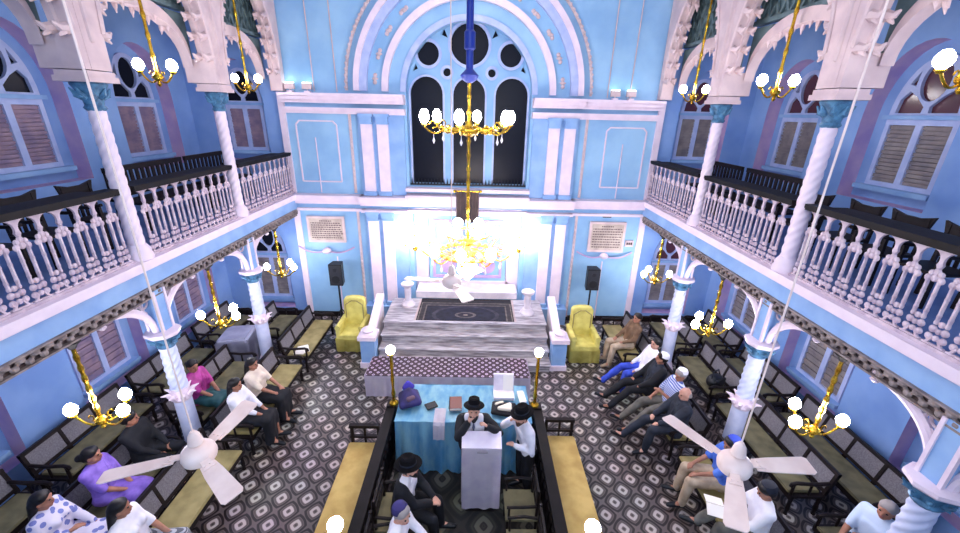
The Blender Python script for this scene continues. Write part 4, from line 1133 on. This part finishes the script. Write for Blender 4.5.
# ------------------------------------------------------------------ people
FELT = mat('black_felt', (20, 19, 22), .95, spec=.1)
def evald(m, name, mt, parent, voxel, smooth=4, wrinkle=0.0, seed=0):
    """fuse overlapping shapes into one continuous skin"""
    bmesh.ops.recalc_face_normals(m.bm, faces=m.bm.faces)
    me = bpy.data.meshes.new('tmp'); m.bm.to_mesh(me); m.bm.free()
    o = bpy.data.objects.new('tmp', me); C.objects.link(o)
    r = o.modifiers.new('r', 'REMESH'); r.mode = 'VOXEL'; r.voxel_size = voxel
    s = o.modifiers.new('s', 'SMOOTH'); s.iterations = smooth; s.factor = .5
    dg = bpy.context.evaluated_depsgraph_get(); dg.update()
    nm = bpy.data.meshes.new_from_object(o.evaluated_get(dg)); bpy.data.objects.remove(o); bpy.data.meshes.remove(me)
    nm.name = name; nm.materials.clear(); nm.materials.append(mt)
    if wrinkle:
        from mathutils import noise
        for v in nm.vertices:
            v.co += v.normal * wrinkle * noise.noise(V((v.co.x * 9 + seed, v.co.y * 9, v.co.z * 5)))
    nm.shade_smooth()
    o = bpy.data.objects.new(name, nm); C.objects.link(o); o.parent = parent
    return o

def ik(S, H, l1, l2, pole):
    d = H - S; L = min(d.length, l1 + l2 - .01); u = d.normalized(); a = (l1 * l1 - l2 * l2 + L * L) / (2 * L)
    h = math.sqrt(max(0, l1 * l1 - a * a)); p = V(pole); p = (p - u * p.dot(u)).normalized()
    return S + u * a + p * h, S + u * L

def person(label, loc, rz, pose='sit', recline=.12, lean=0.0, hands=((.30, .14, .62), (.30, -.14, .62)), legs=('down', 'down'), look=(0, .15),
           skin=SKIN, top=CLOTHW, sleeve=1.0, bottom=BLACKC, skirt=None, jacket=None, hair=HAIR, style='short', hat=None, beard=None, tie=None, shawl=None, shoe=BLACK, scale=1.0, female=False):
    t = thing('person', label, 'person', loc, rz); t.scale = (scale * .92,) * 3
    sit = pose == 'sit'
    hz = .612 if sit else .94
    P = V((0, 0, hz)); td = V((-math.sin(recline), math.sin(lean), math.cos(recline))).normalized()
    side = V((0, 1, 0)); side = (side - td * side.dot(td)).normalized(); fwd = side.cross(td)
    at = lambda h, s=0, f=0: P + td * h + side * s + fwd * f
    sw = .165 if female else .185
    S = [at(.46, sw), at(.46, -sw)]
    neck = at(.52, 0, .01); head = at(.655, 0, .035)
    # legs
    hips = [P + side * .09, P - side * .09]; knees, ankles, toes = [], [], []
    for i, s in enumerate((1, -1)):
        if sit:
            k = V((.43, s * (.10 if female else .14), .575))
            mode = legs[i]
            a = k + {'down': V((.05, 0, -.45)), 'out': V((.36, s * .02, -.40)), 'in': V((-.12, 0, -.44)), 'cross': V((.30, -s * .20, -.10))}[mode]
            if mode == 'cross': k = k + V((0, -s * .06, .10)); a = k + V((.26, -s * .16, -.16))
            a.z = max(a.z, .09)
            knees.append(k); ankles.append(a); toes.append(a + V((.17, s * .03, -.05 if mode != 'out' else .02)))
        else:
            k = V((.03, s * .10, .50)); a = V((-.02, s * .11, .09)); knees.append(k); ankles.append(a); toes.append(a + V((.17, s * .03, -.05)))
    # arms
    el, ha = [], []
    for i, s in enumerate((1, -1)):
        e, h = ik(S[i], V(hands[i]) if sit else V(hands[i]), .285, .265, (-.35, s * .55, -.6)); el.append(e); ha.append(h)
    yaw, pit = look
    Mh = Matrix.Translation(head) @ Matrix.Rotation(yaw, 4, 'Z') @ Matrix.Rotation(pit - recline * .4, 4, 'Y')
    hp = lambda x, y, z: Mh @ V((x, y, z))
    def torso(m, g):
        m.hull([(at(-.02, .075), .115 + g), (at(-.02, -.075), .115 + g), (at(.16, .06), .10 + g), (at(.16, -.06), .10 + g)])
        m.hull([(at(.12, .055), .10 + g), (at(.12, -.055), .10 + g), (at(.34, .085, .01), .105 + g), (at(.34, -.085, .01), .105 + g)])
        m.hull([(at(.32, .09, .01), .10 + g), (at(.32, -.09, .01), .10 + g), (at(.45, sw - .02), .062 + g), (at(.45, -sw + .02), .062 + g), (at(.49, .05), .055 + g), (at(.49, -.05), .055 + g)])
        if female: m.hull([(at(.33, .075, .09), .055 + g)]); m.hull([(at(.33, -.075, .09), .055 + g)])
    def arm(m, i, g, f):
        m.hull([(S[i], .058 + g), (el[i], .042 + g)])
        if f > .5: m.hull([(el[i], .042 + g), (el[i].lerp(ha[i], (f - .5) * 2), .042 + (.027 - .042) * (f - .5) * 2 + g)])
    def leg(m, i, g, f=1.0):
        m.hull([(hips[i], .095 + g), (knees[i], .062 + g)]); m.hull([(knees[i], .062 + g), (knees[i].lerp(ankles[i], .35), .060 + g), (knees[i].lerp(ankles[i], f), .042 + g)])
    # body: one skin
    m = MB(); torso(m, 0)
    m.hull([(at(.46), .06), (neck + td * .08, .052)])
    for i in (0, 1):
        arm(m, i, 0, 1.0); leg(m, i, 0); m.hull([(ankles[i], .04), (toes[i], .03)])
        s = (1, -1)[i]; d = (ha[i] - el[i]).normalized(); sd = (V((0, 0, 1)).cross(d)).normalized() if abs(d.z) < .9 else V((0, 1, 0)); up = d.cross(sd)
        c = ha[i] + d * .05
        m.hull([(ha[i], .024), (c + sd * .024, .015), (c - sd * .024, .015), (c + d * .03, .016)])
        for q, L in ((-.03, .058), (-.01, .07), (.01, .066), (.03, .052)):
            b = c + sd * q + d * .025; k1 = b + d * L * .5 - up * .006; k2 = k1 + d * L * .4 - up * .022
            m.hull([(b, .0105), (k1, .010)]); m.hull([(k1, .010), (k2, .0085)])
        b = ha[i] + d * .02 + sd * (-s) * .022; k1 = b + d * .035 - sd * s * .03; m.hull([(b, .013), (k1, .011)]); m.hull([(k1, .011), (k1 + d * .03 - up * .008, .009)])
    m.sphere((0, 0, .02), (.098, .077, .105), 14, M=Mh)
    m.hull([(hp(.035, .03, -.05), .043), (hp(.035, -.03, -.05), .043), (hp(.066, 0, -.088), .026), (hp(.0, 0, -.05), .055)])
    m.hull([(hp(.088, 0, .015), .010), (hp(.108, 0, -.024), .014), (hp(.090, 0, -.03), .018)])
    for s in (1, -1):
        m.sphere((-.005, s * .080, -.008), (.020, .012, .032), 8, M=Mh)
        m.hull([(hp(.086, s * .016, .037), .011), (hp(.078, s * .048, .035), .011)])
    m.hull([(hp(.086, .018, -.058), .010), (hp(.086, -.018, -.058), .010)])
    body = evald(m, 'body', skin, t, .0115, 3)
    for s in (1, -1):
        m = MB(); m.sphere((.090, s * .033, .014), (.010, .014, .009), 8, M=Mh); m.build('eye', EYE, body)
    m = MB(); m.sphere((.0965, 0, -.058), (.008, .026, .008), 8, M=Mh); m.build('mouth', LIPS, body)
    # hair
    if style != 'bald':
        m = MB(); m.hull([(hp(-.012, 0, .045), .092), (hp(-.045, 0, .0), .078), (hp(.018, .02, .065), .068), (hp(.018, -.02, .065), .068)])
        for s in (1, -1): m.hull([(hp(-.02, s * .06, .03), .034), (hp(-.02, s * .066, -.03), .022)])
        if style == 'bun': m.sphere((-.125, 0, -.01), (.05, .055, .05), 10, M=Mh); m.hull([(hp(-.05, 0, -.03), .06), (hp(-.11, 0, -.01), .04)])
        if style == 'long':
            m.hull([(hp(-.06, .05, .0), .05), (hp(-.06, -.05, .0), .05), (hp(-.09, .05, -.2), .04), (hp(-.09, -.05, -.2), .04)]); m.hull([(hp(-.08, 0, -.18), .05), (at(.25, 0, -.13), .03)])
        evald(m, 'hair', hair, t, .012, 2)
    else:
        m = MB(); m.hull([(hp(-.05, .045, -.01), .048), (hp(-.05, -.045, -.01), .048), (hp(-.075, 0, .0), .04)])
        evald(m, 'hair', HAIRG, t, .012, 2)
    if beard:
        m = MB(); m.hull([(hp(.062, .03, -.075), .036), (hp(.062, -.03, -.075), .036), (hp(.078, 0, -.125), .03), (hp(.02, .055, -.05), .022), (hp(.02, -.055, -.05), .022)]); evald(m, 'beard', beard, t, .011, 2)
    if hat == 'fedora':
        m = MB(); m.lathe([(.165, .0), (.17, .004), (.166, .012), (.105, .018)], (-.005, 0, .082), 28, M=Mh, rad=lambda th, z, r: r * (1 + .08 * math.cos(2 * th)))
        m.build('hat_brim', FELT, t)
        m = MB(); m.lathe([(.100, .0), (.098, .05), (.088, .10), (.06, .115), (.02, .100)], (-.005, 0, .094), 24, M=Mh, rad=lambda th, z, r: r * (1 + .10 * math.cos(2 * th))); m.build('hat_crown', FELT, t)
        m = MB(); m.lathe([(.103, .0), (.103, .028), (.098, .029), (.098, 0)], (-.005, 0, .096), 24, M=Mh, rad=lambda th, z, r: r * (1 + .10 * math.cos(2 * th))); m.build('hat_band', DKBLUEC, t)
    elif hat:
        m = MB(); m.lathe([(.099, .0), (.096, .03), (.078, .065), (.04, .085), (.004, .09)], (-.02, 0, .062), 20, M=Mh @ Matrix.Rotation(-.25, 4, 'Y'))
        m.build('skullcap', hat, t)
    # clothes
    m = MB(); torso(m, .016)
    for i in (0, 1): arm(m, i, .014, .5 + .5 * max(0, sleeve - .0) * .94 if sleeve > .5 else sleeve * 2 * .5 + .0)
    if sleeve < .5: pass
    evald(m, 'blouse' if female else 'shirt', top, t, .016, 4, .012, loc[1])
    if jacket:
        m = MB()
        g = .034
        for s in (1, -1):
            m.hull([(at(-.06, s * .10, .0), .115 + .03), (at(.16, s * .075), .095 + g), (at(.34, s * .105, -.012), .085 + g), (at(.45, s * (sw - .02), -.008), .058 + g), (at(.48, s * .075, -.03), .045)])
        m.hull([(at(.0, .08, -.05), .11), (at(.0, -.08, -.05), .11), (at(.45, .10, -.045), .07), (at(.45, -.10, -.045), .07)])
        for i in (0, 1): arm(m, i, .026, .95)
        evald(m, 'jacket', jacket, t, .016, 3, .012, loc[1])
        m = MB(); m.hull([(at(.46, .028, .075), .022), (at(.46, -.028, .075), .022), (at(.20, 0, .125), .018)]); m.build('shirt_front', top, t)
    if tie:
        m = MB(); f = .112 if not jacket else .118
        m.hull([(at(.455, 0, f - .018), .012), (at(.40, .015, f + .006), .010), (at(.40, -.015, f + .006), .010)]); m.hull([(at(.40, 0, f + .008), .012), (at(.16, .02, f + .034), .01), (at(.16, -.02, f + .034), .01), (at(.12, 0, f + .034), .008)]); m.build('necktie', tie, t)
    if skirt:
        m = MB(); m.hull([(hips[0], .125), (hips[1], .125), (knees[0], .10), (knees[1], .10)]); m.hull([(knees[0], .098), (knees[1], .098), (ankles[0] + V((-.04, .03, .02)), .075), (ankles[1] + V((-.04, -.03, .02)), .075)])
        m.hull([(at(.05, .06), .12), (at(.05, -.06), .12), (hips[0], .12), (hips[1], .12)])
        evald(m, 'skirt', skirt, t, .018, 4, .03, loc[1])
    else:
        m = MB(); m.hull([(at(-.03, .075), .13), (at(-.03, -.075), .13), (at(.07, .07), .118), (at(.07, -.07), .118)])
        for i in (0, 1): leg(m, i, .018, 1.0)
        evald(m, 'trousers', bottom, t, .016, 4, .014, loc[1] + 3)
    if shawl:
        m = MB(); m.hull([(at(.49, .10, .03), .035), (at(.36, .03, .125), .035), (at(.46, .14, -.03), .035)]); m.hull([(at(.36, .03, .125), .035), (at(.10, -.10, .11), .04), (at(.2, -.02, .12), .035)]); m.hull([(at(.48, .12, -.05), .035), (at(.1, .10, -.13), .04)])
        evald(m, 'sari_drape', shawl, t, .014, 3, .015, 5)
    for i in (0, 1):
        m = MB(); a, b = ankles[i], toes[i]; d = (b - a); m.hull([(a + V((-.03, 0, -.035)), .042), (a + V((.02, 0, -.02)), .044), (b + V((.02, 0, .005)), .035)]); evald(m, 'shoe', shoe, t, .012, 2)
    return t

LSEAT, RSEAT = 0.0, PI
PUR = mat('lilac_sari_silk', (150, 116, 214), .55, col2=(112, 82, 178), scale=8)
FLO = spot_mat('floral_print_cotton', (214, 206, 224), (112, 120, 184), 13, .42)
MAG = mat('magenta_silk', (186, 62, 150), .55, col2=(140, 36, 110), scale=8)
PEACH = mat('pale_cream_cotton', (240, 226, 206), .75, col2=(216, 196, 182), scale=6)
BEIGE = mat('beige_trouser_cloth', (196, 176, 152), .8, col2=(168, 146, 124), scale=8)
OLIVE = mat('olive_brown_cotton', (128, 100, 76), .8, col2=(100, 76, 58), scale=8)
BLU = mat('bright_blue_cotton', (62, 88, 206), .75, col2=(44, 62, 168), scale=8)
BLU2 = mat('cornflower_blue_cotton', (88, 130, 226), .75, col2=(58, 96, 196), scale=8)
GREYT = mat('grey_khaki_cloth', (112, 108, 100), .8, col2=(88, 84, 80), scale=8)
STR = stripe_mat('blue_white_stripes', (84, 104, 176), (206, 212, 232), 9)
DKT = mat('dark_slate_cloth', (42, 48, 62), .8, col2=(30, 34, 46), scale=8)
WSH = mat('crisp_white_cotton', (250, 246, 250), .75, col2=(226, 222, 236), scale=5)
PLAID = stripe_mat('grey_checked_skirt', (92, 94, 104), (176, 178, 186), 14)

# the speaker and the men of the bimah
person('man in black hat and black suit speaking behind the white lectern', (.15, 4.46, .014), -PI / 2, 'stand', recline=-.10, hands=((.27, .20, 1.46), (.22, -.08, 1.48)), look=(0, -.34), skin=SKINL, top=WSH, jacket=BLACKC, tie=mat('grey_striped_tie', (92, 92, 120), .6), beard=HAIR, hat='fedora', scale=.99)
person('man in black hat and white shirt with hand at chin by the blue table', (.90, 4.38, .014), PI * 1.12, 'stand', recline=-.16, lean=.06, hands=((.26, .10, 1.12), (.27, -.06, 1.47)), look=(.1, .05), skin=SKINL, top=WSH, hat='fedora', beard=mat('brown_beard', (84, 60, 50), .7), scale=.98)
person('man in black hat and dark suit sitting with clasped hands inside the bimah', (-.71, 3.65, .06), -.15, recline=-.10, hands=((.40, .06, .74), (.40, -.04, .74)), look=(.1, -.1), skin=SKINL, top=WSH, jacket=BLACKC, hat='fedora', beard=HAIR)
person('man in white shirt and dark blue skullcap sitting inside the bimah', (-.72, 3.06, .06), -.1, recline=-.14, hands=((.42, .12, .66), (.42, -.10, .66)), look=(-.5, .1), skin=SKINL, top=WSH, hat=PURP, hair=HAIRG)
# women's aisle
person('woman in lilac sari sitting on the middle pew with hands in her lap', (-4.56, 3.82, 0), .15, recline=.10, hands=((.28, .05, .68), (.30, -.07, .68)), look=(.25, .1), top=PUR, sleeve=.35, skirt=PUR, shawl=PUR, style='bun', female=True, shoe=BRN)
person('woman in blue and white floral dress sitting on the middle pew', (-4.56, 3.20, 0), .25, recline=.08, hands=((.32, .10, .66), (.20, -.10, .82)), look=(.2, .1), top=FLO, sleeve=.9, skirt=FLO, style='long', female=True, shoe=BRN)
person('woman in white blouse with a cord strap sitting on the front pew', (-3.62, 3.12, 0), .2, recline=.12, hands=((.30, .10, .64), (.30, -.16, .64)), look=(.3, .1), top=WSH, sleeve=.35, bottom=PLAID, style='long', female=True, shoe=BRN)
person('man in black clothes sitting on the middle pew behind the ceiling fan blade', (-4.58, 4.46, 0), .1, recline=.14, hands=((.30, .10, .64), (.30, -.10, .64)), look=(.5, .15), top=BLACKC, bottom=BLACKC)
person('woman in magenta sari sitting on the middle pew behind the petal column', (-4.56, 5.70, 0), -.1, recline=.10, hands=((.30, .08, .66), (.30, -.06, .66)), look=(-.3, .2), top=MAG, sleeve=.35, skirt=mat('teal_silk', (40, 84, 88), .6), shawl=MAG, style='bun', female=True, shoe=BRN)
person('woman in white top and dark skirt on the front pew, nearer the ceiling fan', (-3.58, 5.22, 0), .05, recline=.10, hands=((.36, .08, .66), (.36, -.06, .66)), look=(.15, .1), top=WSH, sleeve=.7, skirt=BLACKC, style='long', female=True)
person('woman in cream top and dark skirt on the front pew beside the empty seat', (-3.60, 5.78, 0), -.05, recline=.12, hands=((.38, .10, .68), (.36, -.08, .68)), look=(.1, .1), top=PEACH, sleeve=.4, skirt=BLACKC, style='long', female=True)
# men's aisle
person('man in olive brown shirt and beige trousers reclining on the far front pew', (3.56, 7.68, 0), PI + .1, recline=.24, hands=((.22, .14, .70), (.26, -.12, .70)), legs=('down', 'down'), look=(.2, .0), top=OLIVE, bottom=BEIGE, shoe=BEIGE)
person('man in white shirt and bright blue trousers reclining on the front pew', (3.52, 6.66, 0), PI - .05, recline=.26, hands=((.26, .16, .68), (.22, -.14, .68)), legs=('down', 'out'), look=(.2, .0), top=WSH, bottom=BLU, skin=SKINL)
person('man in dark suit with legs stretched sitting between white and striped shirts', (3.42, 6.17, 0), PI - .05, recline=.26, hands=((.28, .14, .66), (.30, -.14, .66)), legs=('out', 'out'), look=(-.3, .1), top=DKT, jacket=BLACKC, bottom=BLACKC, hat=WSH)
person('man in blue and white striped shirt with grey trousers on the front pew', (3.55, 5.66, 0), PI + .05, recline=.22, hands=((.22, .05, .92), (.30, -.14, .66)), legs=('out', 'out'), look=(.2, .3), top=STR, sleeve=.4, bottom=GREYT, style='short', hair=HAIRG, hat=WSH)
person('bald man in dark slate suit sitting beside the striped shirt', (3.42, 5.17, 0), PI - .05, recline=.16, hands=((.36, .10, .66), (.36, -.12, .64)), legs=('down', 'out'), look=(.1, .2), top=DKT, jacket=DKT, bottom=DKT, style='bald', skin=SKINL)
person('man in cornflower blue shirt and beige trousers under the fan motor', (3.58, 4.14, 0), PI - .2, recline=.10, hands=((.42, .10, .66), (.40, -.12, .64)), legs=('down', 'down'), look=(.2, .3), top=BLU2, sleeve=.45, bottom=BEIGE, hat=BLU)
person('man in white shirt reading an open booklet on the front pew', (3.62, 3.42, 0), PI - .35, recline=.02, hands=((.36, .08, .80), (.38, -.08, .78)), legs=('down', 'cross'), look=(.1, .45), top=WSH, sleeve=.8, bottom=GREYT, hat=DKBLUEC)
person('man in pale blue shirt with raised hand on the middle pew', (4.80, 3.20, 0), PI + .2, recline=.08, hands=((.30, .10, .95), (.34, -.12, .66)), look=(.2, .1), top=mat('pale_blue_cotton', (196, 212, 236), .75), sleeve=.4, bottom=DKT, hair=HAIRG)
# booklet in the reader's hands
t = thing('open_booklet', 'open white booklet held by the reading man in white shirt', 'book', (3.62 - .44, 3.42 + .14, .75), PI - .35)
for s in (1, -1):
    m = MB(); m.box((.02, s * .075, .02), (.20, .15, .008), M=Matrix.Rotation(s * -.25, 4, 'X')); m.build('page_leaf', IVORY, t)
# ------------------------------------------------------------------ camera, light
cam = bpy.data.cameras.new('camera'); co = bpy.data.objects.new('camera', cam); C.objects.link(co); sc.camera = co
cam.sensor_fit = 'HORIZONTAL'; cam.sensor_width = 36; cam.lens = 36 * 400.7 / 960; cam.clip_start = .05; cam.clip_end = 100
def basis(p, y, r):
    cp, sp, cy, sy, cr, sr = math.cos(p), math.sin(p), math.cos(y), math.sin(y), math.cos(r), math.sin(r)
    Ry = Matrix(((cy, -sy, 0), (sy, cy, 0), (0, 0, 1))); B = Matrix(((1, 0, 0), (0, 0, -1), (0, 1, 0)))
    Rp = Matrix(((1, 0, 0), (0, cp, -sp), (0, sp, cp))); Rr = Matrix(((cr, -sr, 0), (sr, cr, 0), (0, 0, 1)))
    return Rr @ Rp @ B @ Ry
Mc = basis(.36696, .01281, .02355)          # rows: image right, image down, view direction in world axes
R = Matrix((Mc[0], -Mc[1], -Mc[2])).transposed().to_4x4(); R.translation = (.13, 0, 5.24)
co.matrix_world = R

def light(loc, power, size=.3, col=(1, .97, .98)):
    l = bpy.data.lights.new('fill_light', 'POINT'); l.energy = power; l.shadow_soft_size = size; l.color = col
    o = bpy.data.objects.new('fill_light', l); o.location = loc; C.objects.link(o); return o
# unseen fill lights, added to brighten nave, fronts and apse; no lamp modelled
light((0, 1.6, 7.8), 40, .5); light((-1.2, -1.6, 6.0), 210, .6); light((1.2, -1.6, 6.0), 210, .6)
light((0, 4.4, 8.2), 30, .5)
light((0, 8.0, 8.2), 40, .4)
w = bpy.data.worlds.new('night'); sc.world = w; w.use_nodes = True
w.node_tree.nodes['Background'].inputs['Color'].default_value = (.02, .03, .06, 1); w.node_tree.nodes['Background'].inputs['Strength'].default_value = .3
sc.view_settings.view_transform = 'Standard'; sc.view_settings.look = 'None'; sc.view_settings.gamma = 1; sc.view_settings.use_curve_mapping = False
sc.view_settings.exposure = 0.15
sc.cycles.use_denoising = True
sc.cycles.max_bounces = 6; sc.cycles.diffuse_bounces = 4; sc.cycles.glossy_bounces = 2; sc.cycles.sample_clamp_indirect = 6
